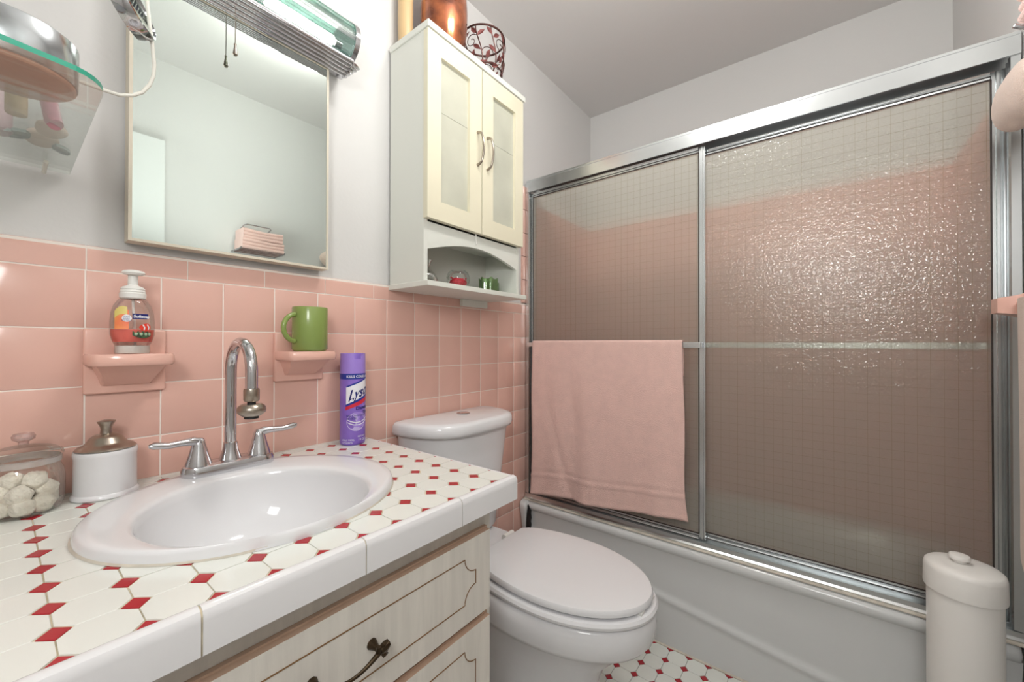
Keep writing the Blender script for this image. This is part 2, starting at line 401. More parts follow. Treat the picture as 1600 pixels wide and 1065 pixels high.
for i in range(0, 33):
    for j in range(-14, 10):
        dx, dy = X0 - i * PF, Y0 + j * PF
        near = dx > 0.93 and -1.05 < dy < -0.38
        if dx < XL or dy > 0.0 or dy < YF: continue
        if near:
            shared('accent_tile', fh if i == 0 else fd, floor, (dx, dy, 0))
            shared('tile', fo, floor, (dx - PF / 2, dy - PF / 2, 0))
        else:
            add_poly(rest_d, [(q, 0), (0, q), (-q, 0), (0, -q)], dx, dy)
            if dx - PF > XL and dy - PF > YF: add_poly(rest_o, octagon(PF, PF, DC), dx - PF / 2, dy - PF / 2)
obj('tile_field', rest_o, M['white_tile'], floor, kind='stuff'); obj('accent_tile_field', rest_d, M['red_tile'], floor, kind='stuff')
obj('edge_caulk', B(1.3775, 1.389, YF, 0, -0.003, 0.002), M['caulk'], floor)

# ------------------------------------------------------------------ countertop
SX, SY, SA, SB = 0.195, -0.290, 0.232, 0.218          # sink outer ellipse
CX1, CYF = 0.571, -0.5685
ct = empty('countertop', 'counter of white octagon tiles with small red diamonds around the sink', 'countertop', (-0.02, -0.29, 0.76))
def ring_slab(x0, x1, y0, y1, cx, cy, a, b, z0, z1, n=96):
    bm = bmesh.new(); ang = sorted([2 * PI * i / n for i in range(n)] + [math.atan2(yy - cy, xx - cx) % (2 * PI) for xx in (x0, x1) for yy in (y0, y1)])
    R = [[], [], [], []]
    for t in ang:
        c, s = math.cos(t), math.sin(t); k = min([((x1 if c > 0 else x0) - cx) / c if abs(c) > 1e-9 else 9, ((y1 if s > 0 else y0) - cy) / s if abs(s) > 1e-9 else 9])
        re = 1 / math.sqrt((c / a) ** 2 + (s / b) ** 2)
        for l, (rr, z) in zip(R, ((re, z0), (re, z1), (k, z1), (k, z0))): l.append(bm.verts.new((cx + c * rr, cy + s * rr, z)))
    m = len(ang)
    for q_ in range(4):
        for i in range(m):
            a_, b_ = R[q_], R[(q_ + 1) % 4]; bm.faces.new((a_[i], a_[(i + 1) % m], b_[(i + 1) % m], b_[i]))
    return bm
obj('grout_bed', ring_slab(XL, CX1 - 0.002, CYF, -0.0005, SX, SY, SA * .93, SB * .93, 0.768, 0.8025), M['counter_grout'], ct)
PX, PY = 0.05845, 0.0597
qd = 0.0105; QX, QY = 0.0132, 0.0150
NX0 = 0.5195; NY0 = -0.1525
def inside(x, y, k=.94): return ((x - SX) / (SA * k)) ** 2 + ((y - SY) / (SB * k)) ** 2 < 1
def clip_half(poly, ax, v, sgn):
    out = []
    for i in range(len(poly)):
        p, q2 = poly[i], poly[(i + 1) % len(poly)]
        ip, iq = sgn * (p[ax] - v) <= 0, sgn * (q2[ax] - v) <= 0
        if ip: out.append(p)
        if ip != iq:
            t = (v - p[ax]) / (q2[ax] - p[ax]); out.append((p[0] + t * (q2[0] - p[0]), p[1] + t * (q2[1] - p[1])))
    return out
def counter_piece(name, cx, cy, poly, m, cache, key):
    P = [(cx + x, cy + y) for x, y in poly]
    xs = [p[0] for p in P]; ys = [p[1] for p in P]
    full = max(xs) < CX1 - .002 and min(ys) > CYF + .001 and max(ys) < -0.002 and min(xs) > XL
    ins = [inside(*p) for p in P]
    if all(ins) and inside(cx, cy): return
    if full and not any(ins):
        if key not in cache: cache[key] = to_mesh(poly_slab(poly, 0.80 - .804, 0, .0006), name, m)
        shared(name, cache[key], ct, (cx, cy, 0.804)); return
    for ax, v, s in ((0, CX1 - .002, 1), (1, CYF + .001, -1), (1, -0.002, 1), (0, XL, -1)):
        P = clip_half(P, ax, v, s)
        if len(P) < 3: return
    area = abs(sum(P[i][0] * P[(i + 1) % len(P)][1] - P[(i + 1) % len(P)][0] * P[i][1] for i in range(len(P)))) / 2
    if area < 8e-6: return
    if any(ins) or any(inside(*p) for p in P):
        D = []
        for i in range(len(P)):
            p, q2 = P[i], P[(i + 1) % len(P)]
            for k in range(5): D.append((p[0] + (q2[0] - p[0]) * k / 5, p[1] + (q2[1] - p[1]) * k / 5))
        P = []
        for x, y in D:
            u_, v_ = (x - SX) / (SA * .94), (y - SY) / (SB * .94); l = math.hypot(u_, v_)
            if l < 1: x, y = SX + (x - SX) / l, SY + (y - SY) / l
            P.append((x, y))
    P2 = [P[0]]
    for p in P[1:]:
        if math.hypot(p[0] - P2[-1][0], p[1] - P2[-1][1]) > 2e-4: P2.append(p)
    if len(P2) < 3: return
    lp = [(x - cx, y - cy) for x, y in P2]
    shared(name, to_mesh(poly_slab(lp, 0.80 - .804, 0, 0), name, m), ct, (cx, cy, 0.804))
cache = {}
hx_, hy_ = PX / 2 - .0007, PY / 2 - .0007; ex_, ey_ = QX + .0002, QY + .0002
oc = [(hx_, -hy_ + ey_), (hx_, hy_ - ey_), (hx_ - ex_, hy_), (-hx_ + ex_, hy_), (-hx_, hy_ - ey_), (-hx_, -hy_ + ey_), (-hx_ + ex_, -hy_), (hx_ - ex_, -hy_)]
dm = [(QX * .89, 0), (0, QY * .89), (-QX * .89, 0), (0, -QY * .89)]
for i in range(-1, 20):
    for j in range(-3, 8):
        dx, dy = NX0 - i * PX, NY0 - j * PY
        counter_piece('accent_tile', dx, dy, dm, M['red_tile'], cache, 'd')
        counter_piece('tile', dx - PX / 2, dy - PY / 2, oc, M['white_tile'], cache, 'o')
        if i == -1: counter_piece('tile', dx + PX / 2, dy - PY / 2, oc, M['white_tile'], cache, 'o')
# front edge (V-cap) tiles
vc = [(-0.5688, 0.80), (-0.5688, 0.8045), (-0.572, 0.8058), (-0.578, 0.8058), (-0.583, 0.8038), (-0.5855, 0.7990), (-0.586, 0.793), (-0.586, 0.758), (-0.584, 0.7565), (-0.5688, 0.7565)]
js = [XL, -0.53, -0.343, -0.1555, 0.0325, 0.2215, 0.411, 0.573]
for a, b in zip(js, js[1:]):
    o = obj('edge_tile', PR(vc, 'x', a + .001, b - .001), M['edge_tile'], ct, True)
obj('edge_grout', PR([(-.569, .803), (-.5712, .8042), (-.578, .8042), (-.582, .8022), (-.5843, .798), (-.5843, .7582), (-.569, .7582)], 'x', XL, .5715), M['counter_grout'], ct)
obj('end_trim', B(CX1 - 0.002, CX1 + 0.004, -0.5685, -0.002, 0.760, 0.8045, 0.002), M['edge_tile'], ct)
obj('plywood', B(XL, 0.567, -0.5672, -0.001, 0.7575, 0.768), M['brown_edge'], ct) if False else None
bk = bmesh.new(); box(bk, XL, 0.568, -0.5665, -0.5550, 0.758, 0.768)
obj('backing_strip', bk, M['brown_edge'], ct)

# ------------------------------------------------------------------ sink
sk = empty('sink', 'oval white drop-in sink with wide glossy rim in the tiled counter', 'sink', (SX, SY, 0.804))
def ell(cx, cy, a, b, z, n=72): return [(cx + a * math.cos(2 * PI * i / n), cy + b * math.sin(2 * PI * i / n), z) for i in range(n)]
IX, IY, IA, IB = 0.184, -0.336, 0.166, 0.174
def mixe(t, z):
    return ell(SX + (IX - SX) * t, SY + (IY - SY) * t, SA + (IA - SA) * t, SB + (IB - SB) * t, z)
rg = [mixe(.25, 0.8045), mixe(0, 0.8045), mixe(-.015, 0.810), mixe(0.02, 0.817), mixe(0.10, 0.8215), mixe(0.3, 0.8225), mixe(0.6, 0.821), mixe(0.88, 0.820), mixe(0.97, 0.818), mixe(1.03, 0.813)]
for t, z in ((0.985, .800), (0.955, .775), (0.90, .745), (0.80, .715), (0.62, .693), (0.38, .683), (0.16, .680)):
    rg.append(ell(IX, IY + 0.008 * (1 - t), IA * t, IB * t, z))
for t, z in ((0.16, .674), (0.45, .676), (0.66, .684), (0.86, .706), (0.95, .736), (1.0, .77), (1.02, .79)):
    rg.append(ell(IX, IY + 0.008 * (1 - t), IA * t + .008, IB * t + .008, z))
obj('basin', LO(rg, cap0=False, cap1=False), M['porcelain'], sk, True, angle=70)
obj('drain', L([(0, .6815), (.010, .6815), (.012, .683), (.020, .6835), (.024, .682), (.024, .676), (0, .676)], IX, IY + .007, 32), M['chrome'], sk, True)
cr = mixe(-0.02, .8042); cr2 = mixe(-0.055, .8042); cr3 = mixe(0.0, .8078)
bm = bmesh.new(); a_ = [bm.verts.new(p) for p in cr2]; b_ = [bm.verts.new(p) for p in cr3]
for i in range(72): bm.faces.new((a_[i], a_[(i + 1) % 72], b_[(i + 1) % 72], b_[i]))
obj('caulk_bead', bm, M['caulk'], sk, True)

# ------------------------------------------------------------------ faucet
fx, fy = 0.201, -0.112
fa = empty('faucet', 'chrome gooseneck faucet with two lever handles on the back of the sink', 'faucet', (fx, fy, 0.8225))
def stad(h, rr, z, n=12):
    out = []
    for cx, a0 in ((fx + h, -90), (fx - h, 90)):
        for i in range(n + 1):
            a = math.radians(a0 + 180 * i / n); out.append((cx + rr * math.cos(a), fy + rr * math.sin(a), z))
    return out
obj('base', LO([stad(.056, .026, .8205), stad(.056, .027, .8225), stad(.056, .0265, .834), stad(.056, .024, .840), stad(.056, .018, .843)]), M['chrome'], fa, True)
pts = [(fx, fy, .84), (fx, fy, .90), (fx, fy, .98), (fx, fy, 1.026)]
R_ = 0.0565
for i in range(1, 15):
    a = PI - PI * i / 14; pts.append((fx, fy - R_ - R_ * math.cos(a), 1.028 + R_ * math.sin(a)))
pts += [(fx, fy - 2 * R_, 1.005), (fx, fy - 2 * R_, .992)]
obj('spout', T(pts, .0105, 20), M['chrome'], fa, True)
obj('spout_collar', L([(.010, .878), (.0125, .876), (.014, .862), (.0185, .848), (.020, .842), (0, .842)], fx, fy, 28), M['chrome'], fa, True)
ax_, ay_ = fx, fy - 2 * R_
ae = obj('aerator', L([(0, .996), (.0125, .996), (.0135, .992), (.0135, .974), (.0115, .971), (0, .971)], ax_, ay_, 28), M['satin_metal'], fa, True)
obj('swivel_neck', L([(0, .972), (.007, .971), (.0075, .962), (0, .96)], ax_, ay_, 20), M['dark_rubber'], ae, True)
obj('spray_ring', L([(0.008, .965), (.017, .966), (.0225, .962), (.0245, .956), (.0235, .950), (.018, .945), (.013, .942), (0, .942)], ax_, ay_, 32), M['satin_metal'], ae, True)
obj('spray_screen', L([(0, .943), (.012, .943), (.0125, .9385), (0, .938)], ax_, ay_, 24), M['dark_rubber'], ae, True)
for s, lean in ((-1, 1), (1, 1)):
    hx = fx + s * .054
    h = obj('handle', L([(0, .841), (.0225, .841), (.0215, .846), (.0165, .862), (.0115, .882), (.0100, .889), (.006, .8945), (0, .8955)], hx, fy, 28), M['chrome'], fa, True)
    p = [(hx - s * .004, fy, .884), (hx + s * .010, fy - .002, .890), (hx + s * .026, fy - .004, .890), (hx + s * .048, fy - .006, .889), (hx + s * .070, fy - .008, .890 + .003), (hx + s * .076, fy - .0085, .8935)]
    obj('lever', T(p, [.0095, .0088, .0066, .0060, .0068, .0035], 14), M['chrome'], h, True)

# ------------------------------------------------------------------ vanity
va = empty('vanity_cabinet', 'whitewashed wood vanity cabinet with drawers under the tiled counter', 'cabinet', (-0.03, -0.27, 0))
bb = bmesh.new()
box(bb, XL, 0.540, -0.020, -0.004, 0.0, 0.756); box(bb, 0.522, 0.540, -0.520, -0.0201, 0.0, 0.756); box(bb, XL, -0.60, -0.520, -0.0201, 0.0, 0.756); box(bb, -0.5999, 0.5219, -0.50, -0.0201, 0.10, 0.115)
obj('body', bb, M['vanity_wood'], va)
fr = bmesh.new()
def railbox(x0, x1, z0, z1): box(fr, x0, x1, -0.536, -0.5201, z0, z1)
railbox(0.500, 0.541, 0, 0.7565); railbox(-0.145, -0.105, 0, .7565); railbox(XL, -0.59, 0, .7565)
for a, b in ((.705, .7565), (.530, .548), (.335, .353), (.0, .10)):
    railbox(-0.1049, 0.4999, a, b); railbox(-0.5899, -0.1451, a, b)
obj('face_frame', fr, M['vanity_wood'], va)
def inset_path(x0, x1, z0, z1, r, y):
    pts = []
    for cx, cz, a0 in ((x1, z1, 270), (x0, z1, 0), (x0, z0, 90), (x1, z0, 180)):
        # concave corner scoop
        seq = [a0 - 0 - 90 * i / 8 for i in range(9)] if False else None
        if (cx, cz) == (x1, z1): A = (270, 180)
        elif (cx, cz) == (x0, z1): A = (360, 270)
        elif (cx, cz) == (x0, z0): A = (90, 0)
        else: A = (180, 90)
        for i in range(9):
            a = math.radians(A[0] + (A[1] - A[0]) * i / 8); pts.append((cx + r * math.cos(a), y, cz + r * math.sin(a)))
    return pts
def drawer(x0, x1, z0, z1, handle=True):
    o = obj('drawer', B(x0, x1, -0.5555, -0.5365, z0, z1), [M['vanity_wood'], M['brown_edge']], va)
    for f in o.data.polygons:
        if abs(f.normal.y) < 0.5: f.material_index = 1
    obj('edge_bevel', B(x0 - .003, x1 + .003, -0.5445, -0.5366, z0 - .003, z1 + .003), M['brown_edge'], o)
    P = inset_path(x0 + .042, x1 - .042, z0 + .038, z1 - .034, .030, -0.5558)
    obj('routed_line', T(P, .0010, 6, closed=True), M['gold_line'], o)
    if handle:
        cx, cz = (x0 + x1) / 2 - .006, (z0 + z1) / 2 + .003; bh = bmesh.new()
        pp = []
        for i in range(13):
            t = i / 12; pp.append((cx - .045 + .09 * t, -0.5565 - .022 - .004 * math.sin(PI * t), cz - .009 * math.sin(PI * t)))
        hnd = obj('handle', T(pp, [.0042 - .0016 * math.sin(PI * i / 12) for i in range(13)], 10), M['antique_brass'], o, True)
        for s in (-1, 1):
            e = cx + s * .045
            bp_ = bmesh.new(); tube(bp_, [(e, -.5556, cz), (e, -.568, cz), (e, -.580, cz)], [.0085, .0045, .0055], 10)
            tube(bp_, [(e, -.5785, cz), (e + s * .006, -.5785, cz + .002), (e + s * .012, -.577, cz + .003), (e + s * .017, -.574, cz + .0015)], [.0055, .0072, .0064, .002], 8)
            for k in (-1, 1): tube(bp_, [(e, -.578, cz), (e + s * .005, -.580, cz + k * .007), (e + s * .012, -.578, cz + k * .010)], [.003, .0042, .0015], 7)
            tube(bp_, [(e - s * .004, -.5795, cz + .002), (e - s * .004, -.5795, cz + .0085)], [.0045, .0035], 8)
            obj('handle_mount', bp_, M['antique_brass'], hnd, True)
    return o
drawer(-0.098, 0.520, 0.548, 0.706); drawer(-0.098, 0.520, 0.352, 0.532); drawer(-0.098, 0.520, 0.104, 0.336)
drawer(-0.583, -0.152, 0.548, 0.706); drawer(-0.583, -0.152, 0.104, 0.532, False)

# ------------------------------------------------------------------ soap shelves
def soap_shelf(x0, x1, label):
    t = empty('soap_shelf', label, 'soap shelf', ((x0 + x1) / 2, 0, 0.986), 'pink ceramic soap shelves')
    obj('flange', B(x0 - .003, x1 + .006, -0.012, 0.006, 0.986, 1.110, 0.004, 3), M['pink_ceramic'], t, True)
    prof = [(x0 - .004, -.011), (x0 - .002, -.080), (x0 + .008, -.094), (x1 - .004, -.094), (x1 + .006, -.080), (x1 + .010, -.011)]
    sh = bmesh.new(); rings = []
    def off(k, z): cx, cy = (x0 + x1) / 2 + .002, -.050; return [(cx + (x - cx) * k, cy + (y - cy) * k if y < -.02 else y, z) for x, y in prof]
    loft(sh, [off(.93, 1.0405), off(.985, 1.043), off(1, 1.050), off(.99, 1.059), off(.96, 1.0625), off(.90, 1.0610), off(.86, 1.0595)])
    obj('ledge', sh, M['pink_ceramic'], t, True, angle=60)
    sp = bmesh.new()
    loft(sp, [[(x0 + .006, -.011, 1.042), (x1 - .002, -.011, 1.042), (x1 - .004, -.072, 1.042), (x0 + .008, -.072, 1.042)],
              [(x0 + .014, -.011, 1.022), (x1 - .010, -.011, 1.022), (x1 - .014, -.050, 1.022), (x0 + .018, -.050, 1.022)],
              [(x0 + .020, -.011, 1.002), (x1 - .016, -.011, 1.002), (x1 - .020, -.016, 1.002), (x0 + .024, -.016, 1.002)]])
    obj('support', sp, M['pink_ceramic'], t, True, angle=30)
    return t
soap_shelf(0.0, TT, 'pink ceramic wall shelf carrying the orange foam soap bottle')
soap_shelf(3 * TT, 4 * TT + .004, 'pink ceramic wall shelf carrying the green mug')

# ------------------------------------------------------------------ text and wrapping
def text_verts(s, size, shear=0.0, bold=0.0):
    cu = bpy.data.curves.new('t', 'FONT'); cu.body = s; cu.size = size; cu.shear = shear; cu.offset = bold; cu.resolution_u = 3
    to = bpy.data.objects.new('t', cu); C.objects.link(to); dg = bpy.context.evaluated_depsgraph_get(); dg.update()
    me = bpy.data.meshes.new_from_object(to.evaluated_get(dg)); V = [v.co.copy() for v in me.vertices]; F = [tuple(p.vertices) for p in me.polygons]
    bpy.data.objects.remove(to); bpy.data.curves.remove(cu); bpy.data.meshes.remove(me); return V, F
def wrap(name, V, F, m, parent, cx, cy, r, phi0, zb, slope=0.0, lift=.0006, ry=None):
    bm = bmesh.new(); vs = []
    ry = ry or r
    for v in V:
        ph = phi0 + v.x / r; z = zb + v.y + slope * v.x
        vs.append(bm.verts.new((cx + (r + lift) * math.cos(ph), cy + (ry + lift) * math.sin(ph), z)))
    for f in F:
        try: bm.faces.new([vs[i] for i in f])
        except ValueError: pass
    return obj(name, bm, m, parent)
def band(u0, u1, lo, hi, n=24):
    V, F = [], []
    for i in range(n + 1):
        u_ = u0 + (u1 - u0) * i / n; a, b = lo(u_), hi(u_)
        V += [Vector((u_, a, 0)), Vector((u_, (a + b) / 2, 0)), Vector((u_, b, 0))]
    for i in range(n):
        for k in range(2): F.append((3 * i + k, 3 * i + 3 + k, 3 * i + 4 + k, 3 * i + 1 + k))
    return V, F

# ------------------------------------------------------------------ spray can
cx, cy, cr_ = 0.512, -0.052, 0.0335
sc = empty('spray_can', 'tall purple disinfectant spray can standing at the back corner of the counter', 'spray can', (cx, cy, 0.804))
obj('can', L([(0, .8045), (.030, .8045), (.0325, .807), (cr_, .811), (cr_, .999), (0, .999)], cx, cy, 48), M['purple'], sc, True)
phc = math.radians(-120.2)
cb = bmesh.new(); n = 48; rows = []
for k, (rr, z) in enumerate(((.0332, .9995), (.0332, 1.028), (.0325, 1.055))):
    rows.append([])
    for i in range(n):
        a = 2 * PI * i / n; d = abs(((a - (phc + math.radians(22))) + PI) % (2 * PI) - PI)
        zz = z - (0.015 if (k == 2 and d < math.radians(19)) else 0); rows[-1].append(cb.verts.new((cx + rr * math.cos(a), cy + rr * math.sin(a), zz)))
inner = []
for i in range(n):
    a = 2 * PI * i / n; inner.append(cb.verts.new((cx + .030 * math.cos(a), cy + .030 * math.sin(a), rows[2][i].co.z)))
inb = [cb.verts.new((cx + .029 * math.cos(2 * PI * i / n), cy + .029 * math.sin(2 * PI * i / n), 1.034)) for i in range(n)]
for A_, B_ in ((rows[0], rows[1]), (rows[1], rows[2]), (rows[2], inner), (inner, inb)):
    for i in range(n): cb.faces.new((A_[i], A_[(i + 1) % n], B_[(i + 1) % n], B_[i]))
cb.faces.new(inb)
obj('cap', cb, M['purple_cap'], sc, True, label='lilac cap with a spray notch')
V, F = band(-.10, .10, lambda u: .985, lambda u: 1.000, 60); wrap('blue_band', V, F, M['label_blue'], sc, cx, cy, cr_, phc, 0, lift=.0004)
V, F = text_verts('KILLS COLD & FLU VIRUSES', .0092, 0, .0002); wrap('lettering', V, F, M['label_white'], sc, cx, cy, cr_, phc - math.radians(28), .9893, lift=.0009)
u0 = -.0175
V, F = band(u0, .062, lambda u: .912 + (u - u0) * .42, lambda u: .965 + (u - u0) * .38, 30); wrap('logo_panel', V, F, M['label_white'], sc, cx, cy, cr_, phc, 0, lift=.0004)
V, F = band(u0 + .001, .062, lambda u: .962 + (u - u0) * .38, lambda u: .966 + (u - u0) * .38, 30); wrap('logo_border', V, F, M['label_blue'], sc, cx, cy, cr_, phc, 0, lift=.0007)
V, F = band(u0 - .001, .062, lambda u: .9105 + (u - u0) * .42, lambda u: .9165 + (u - u0) * .44, 30); wrap('logo_border', V, F, M['label_blue'], sc, cx, cy, cr_, phc, 0, lift=.0007)
V, F = band(u0 - .002, .062, lambda u: .9015 + (u - u0) * .36, lambda u: .9105 + (u - u0) * .42, 30); wrap('red_stripe', V, F, M['label_red'], sc, cx, cy, cr_, phc, 0, lift=.0005)
V, F = text_verts('Lysol', .037, .35, .0009); V = [Vector((v.x * .80, v.y * 1.05, 0)) for v in V]; wrap('lettering', V, F, M['label_navy'], sc, cx, cy, cr_, phc - math.radians(21), .9245, slope=.38, lift=.0010)
V, F = text_verts('Disinfectant', .0125, 0, .0003); wrap('lettering', V, F, M['label_navy'], sc, cx, cy, cr_, phc + math.radians(13), .9010, lift=.0008, slope=.05)
V, F = text_verts('Spray', .0115, 0, .0003); wrap('lettering', V, F, M['label_navy'], sc, cx, cy, cr_, phc + math.radians(50), .8905, lift=.0008)
# lilac bubble with white swooshes
V = [Vector((0, 0, 0))] + [Vector((.010 + .026 * math.cos(2 * PI * i / 32), .869 + .0255 * math.sin(2 * PI * i / 32), 0)) for i in range(32)]; V[0] = Vector((.010, .869, 0))
wrap('bubble_print', V, [(0, i + 1, (i + 1) % 32 + 1) for i in range(32)], M['label_lilac'], sc, cx, cy, cr_, phc, 0, lift=.0004)
V = [Vector((.016, .8760, 0))] + [Vector((.016 + .024 * math.cos(2 * PI * i / 32), .8745 + .021 * math.sin(2 * PI * i / 32), 0)) for i in range(32)]
wrap('bubble_print', V, [(0, i + 1, (i + 1) % 32 + 1) for i in range(32)], M['purple_cap'], sc, cx, cy, cr_, phc, 0, lift=.0006)
for dz in (0, -.007): 
    V, F = band(-.013, .042, lambda u: .866 + dz + 12 * (u - .012) ** 2, lambda u: .8675 + dz + 12 * (u - .012) ** 2 + .0008, 20); wrap('bubble_print', V, F, M['label_white'], sc, cx, cy, cr_, phc, 0, lift=.0008)
V, F = text_verts('EARLY MORNING', .0062, 0, 0); wrap('lettering', V, F, M['label_navy'], sc, cx, cy, cr_, phc - math.radians(28), .8835, lift=.0010)
V, F = text_verts('BREEZE', .0075, 0, 0); wrap('lettering', V, F, M['label_navy'], sc, cx, cy, cr_, phc - math.radians(26), .8755, lift=.0010)
V, F = text_verts('NET WT', .0065, 0, 0); wrap('lettering', V, F, M['label_white'], sc, cx, cy, cr_, phc + math.radians(22), .826, lift=.0006)
V, F = text_verts('19 OZ', .009, 0, 0); wrap('lettering', V, F, M['label_white'], sc, cx, cy, cr_, phc + math.radians(24), .816, lift=.0006)
V, F = text_verts('KILLS 99.9%', .0065, 0, 0); wrap('lettering', V, F, M['label_white'], sc, cx, cy, cr_, phc - math.radians(48), .8175, lift=.0006)
V, F = text_verts('OF GERMS', .0060, 0, 0); wrap('lettering', V, F, M['label_white'], sc, cx, cy, cr_, phc - math.radians(48), .8105, lift=.0006)

# ------------------------------------------------------------------ mug
mx_, my_ = 0.391, -0.056
mg = empty('mug', 'green ceramic mug on the pink shelf above the faucet', 'mug', (mx_, my_, 1.0625))
obj('cup', L([(0, 1.0630), (.036, 1.0630), (.0385, 1.0645), (.0415, 1.069), (.0415, 1.172), (.0405, 1.1742)], mx_, my_, 48), M['green_glaze'], mg, True)
obj('cup_inside', L([(.0405, 1.1742), (.0385, 1.1735), (.0378, 1.170), (.0375, 1.075), (.034, 1.070), (0, 1.070)], mx_, my_, 48), M['mug_inside'], mg, True, label='white glazed inside')
dv = Vector((-.97, -.25, 0)).normalized(); hp = []
for i in range(17):
    a = math.radians(100 + 160 * i / 16); hp.append(Vector((mx_, my_, 1.121)) + dv * (.038 + .004 - .031 * math.cos(a) * 1.15 - .004) + Vector((0, 0, .034 * math.sin(a))))
obj('handle', T(hp, [.0058] * 17, 12), M['green_glaze'], mg, True)

# ------------------------------------------------------------------ foam soap bottle
bx, by, zs = 0.058, -0.052, 1.0625
sb = empty('soap_bottle', 'clear foam soap bottle with orange liquid, fish picture and white pump', 'bottle', (bx, by, zs))
W, D_ = 1.0, .72
prof = [(0, .0005), (.0245, .0005), (.0255, .004), (.0250, .016), (.0285, .024), (.0318, .036), (.0320, .060), (.0305, .078), (.0265, .092), (.0205, .102), (.0160, .106)]
obj('bottle', L(prof, bx, by, 40, W, D_, z0=zs), M['clear_glass'], sb, True)
obj('liquid', L([(0, .022), (.0275, .0225), (.0305, .036), (.0310, .046), (0, .0462)], bx, by, 40, W, D_, z0=zs), M['soap_liquid'], sb, True)
obj('foot', L([(0, .001), (.0240, .001), (.0247, .004), (.0243, .0155), (0, .0165)], bx, by, 40, W, D_, z0=zs), M['frost_plastic'], sb, True)
pm = obj('pump', L([(.0165, .104), (.0190, .106), (.0195, .114), (.0180, .116), (.0186, .118), (.0172, .121), (.0178, .123), (.0150, .127), (.0085, .130), (.0075, .131), (.0072, .152), (0, .152)], bx, by, 32, z0=zs), M['plastic_white'], sb, True)
obj('pump_head', LO([sup(bx + .000, by - .004, .0135, .012, zs + .150, 28), sup(bx, by - .004, .0175, .015, zs + .1535, 28), sup(bx + .0005, by - .003, .015, .013, zs + .1575, 28), sup(bx + .0005, by - .002, .008, .007, zs + .1595, 28)]), M['plastic_white'], pm, True)
obj('dip_tube', T([(bx, by, zs + .106), (bx + .004, by, zs + .01)], .0022, 8), M['frost_plastic'], sb, True)
ph0 = math.atan2(-1.044, -.157)     # towards the camera
rb = .0325
def bw(name, V, F, m, dph, z, lift=.0008, slope=0): return wrap(name, V, F, m, sb, bx, by, rb, ph0 + dph, zs + z, slope, lift, rb * D_)
V, F = band(-.026, -.004, lambda u: .0462, lambda u: .084 - 40 * (u + .012) ** 2, 14); bw('fruit_print', V, F, M['label_orange'], 0, 0, .0004)
V, F = band(-.026, -.006, lambda u: .074 - 40 * (u + .012) ** 2, lambda u: .089 - 50 * (u + .012) ** 2, 14); bw('fruit_print', V, F, M['label_yellow'], 0, 0, .0006)
V, F = band(.001, .0245, lambda u: .0655, lambda u: .0755, 12); bw('name_plate', V, F, M['label_navy'], 0, 0, .0006)
V, F = text_verts('Softsoap', .0070, .1, .0003); bw('lettering', V, F, M['label_white'], .0022 / rb, .0680, .0012)
V = [Vector((-.0068, .0665, 0))] + [Vector((-.0068 + .0068 * math.cos(2 * PI * i / 24), .0665 + .0068 * math.sin(2 * PI * i / 24), 0)) for i in range(24)]
bw('seal_print', V, [(0, i + 1, (i + 1) % 24 + 1) for i in range(24)], M['label_white'], 0, 0, .0009)
for k, s_ in enumerate(('WASH', 'AWAY', 'BACTERIA')):
    V, F = text_verts(s_, .0030); w_ = max(v.x for v in V); bw('lettering', [Vector((v.x - w_ / 2 - .0068, v.y, 0)) for v in V], F, M['label_navy'], 0, .0680 - k * .0032, .0014)
V = [Vector((.0195, .0500, 0))] + [Vector((.0195 + .0095 * math.cos(2 * PI * i / 24), .0500 + .0072 * math.sin(2 * PI * i / 24) * (1 + .3 * math.cos(2 * PI * i / 24)), 0)) for i in range(24)]
bw('fish_print', V, [(0, i + 1, (i + 1) % 24 + 1) for i in range(24)], M['fish_orange'], 0, 0, .0009)
V = [Vector((.0165, .0450, 0)), Vector((.0185, .0455, 0)), Vector((.0192, .0505, 0)), Vector((.0160, .0560, 0)), Vector((.0145, .0545, 0)), Vector((.0170, .0500, 0))]
bw('fish_print', V, [(0, 1, 2, 5), (5, 2, 3, 4)], M['label_white'], 0, 0, .0013)
V = [v + Vector((.0070, .0005, 0)) for v in V]; bw('fish_print', V, [(0, 1, 2, 5), (5, 2, 3, 4)], M['label_white'], 0, 0, .0013)
V, F = band(.001, .029, lambda u: .0300 + 22 * (u - .016) ** 2, lambda u: .0410 + .0018 * math.sin(u * 900), 26); bw('coral_print', V, F, M['coral_green'], 0, 0, .0011)
for a in (.006, .013, .020, .026):
    V = [Vector((a, .0375, 0))] + [Vector((a + .0026 * math.cos(2 * PI * i / 10), .0375 + .0026 * math.sin(2 * PI * i / 10), 0)) for i in range(10)]
    bw('coral_print', V, [(0, i + 1, (i + 1) % 10 + 1) for i in range(10)], M['coral_pale'], 0, 0, .0015)

# ------------------------------------------------------------------ white canister with metal lid
dx_, dy_ = 0.024, -0.0475
cn = empty('canister', 'white ceramic canister with pewter knob lid beside the glass jar', 'canister', (dx_, dy_, .804))
obj('body', L([(0, .8045), (.0445, .8045), (.0460, .8065), (.0455, .811), (.0425, .814), (.0420, .876), (.0432, .880), (.0432, .8855), (.0425, .888), (.036, .8885), (0, .888)], dx_, dy_, 48), M['porcelain'], cn, True)
lid = obj('lid', L([(0, .889), (.0405, .889), (.0415, .8905), (.0375, .8945), (.0315, .897), (.0270, .901), (.0225, .909), (.0165, .914), (.0090, .9165), (0, .917)], dx_, dy_, 48), M['satin_metal'], cn, True, label='domed pewter lid')
obj('knob', L([(0, .915), (.0088, .916), (.0082, .920), (.0078, .925), (.0092, .931), (.0125, .937), (.0125, .939), (.006, .941), (0, .941)], dx_, dy_, 28), M['satin_metal'], lid, True)
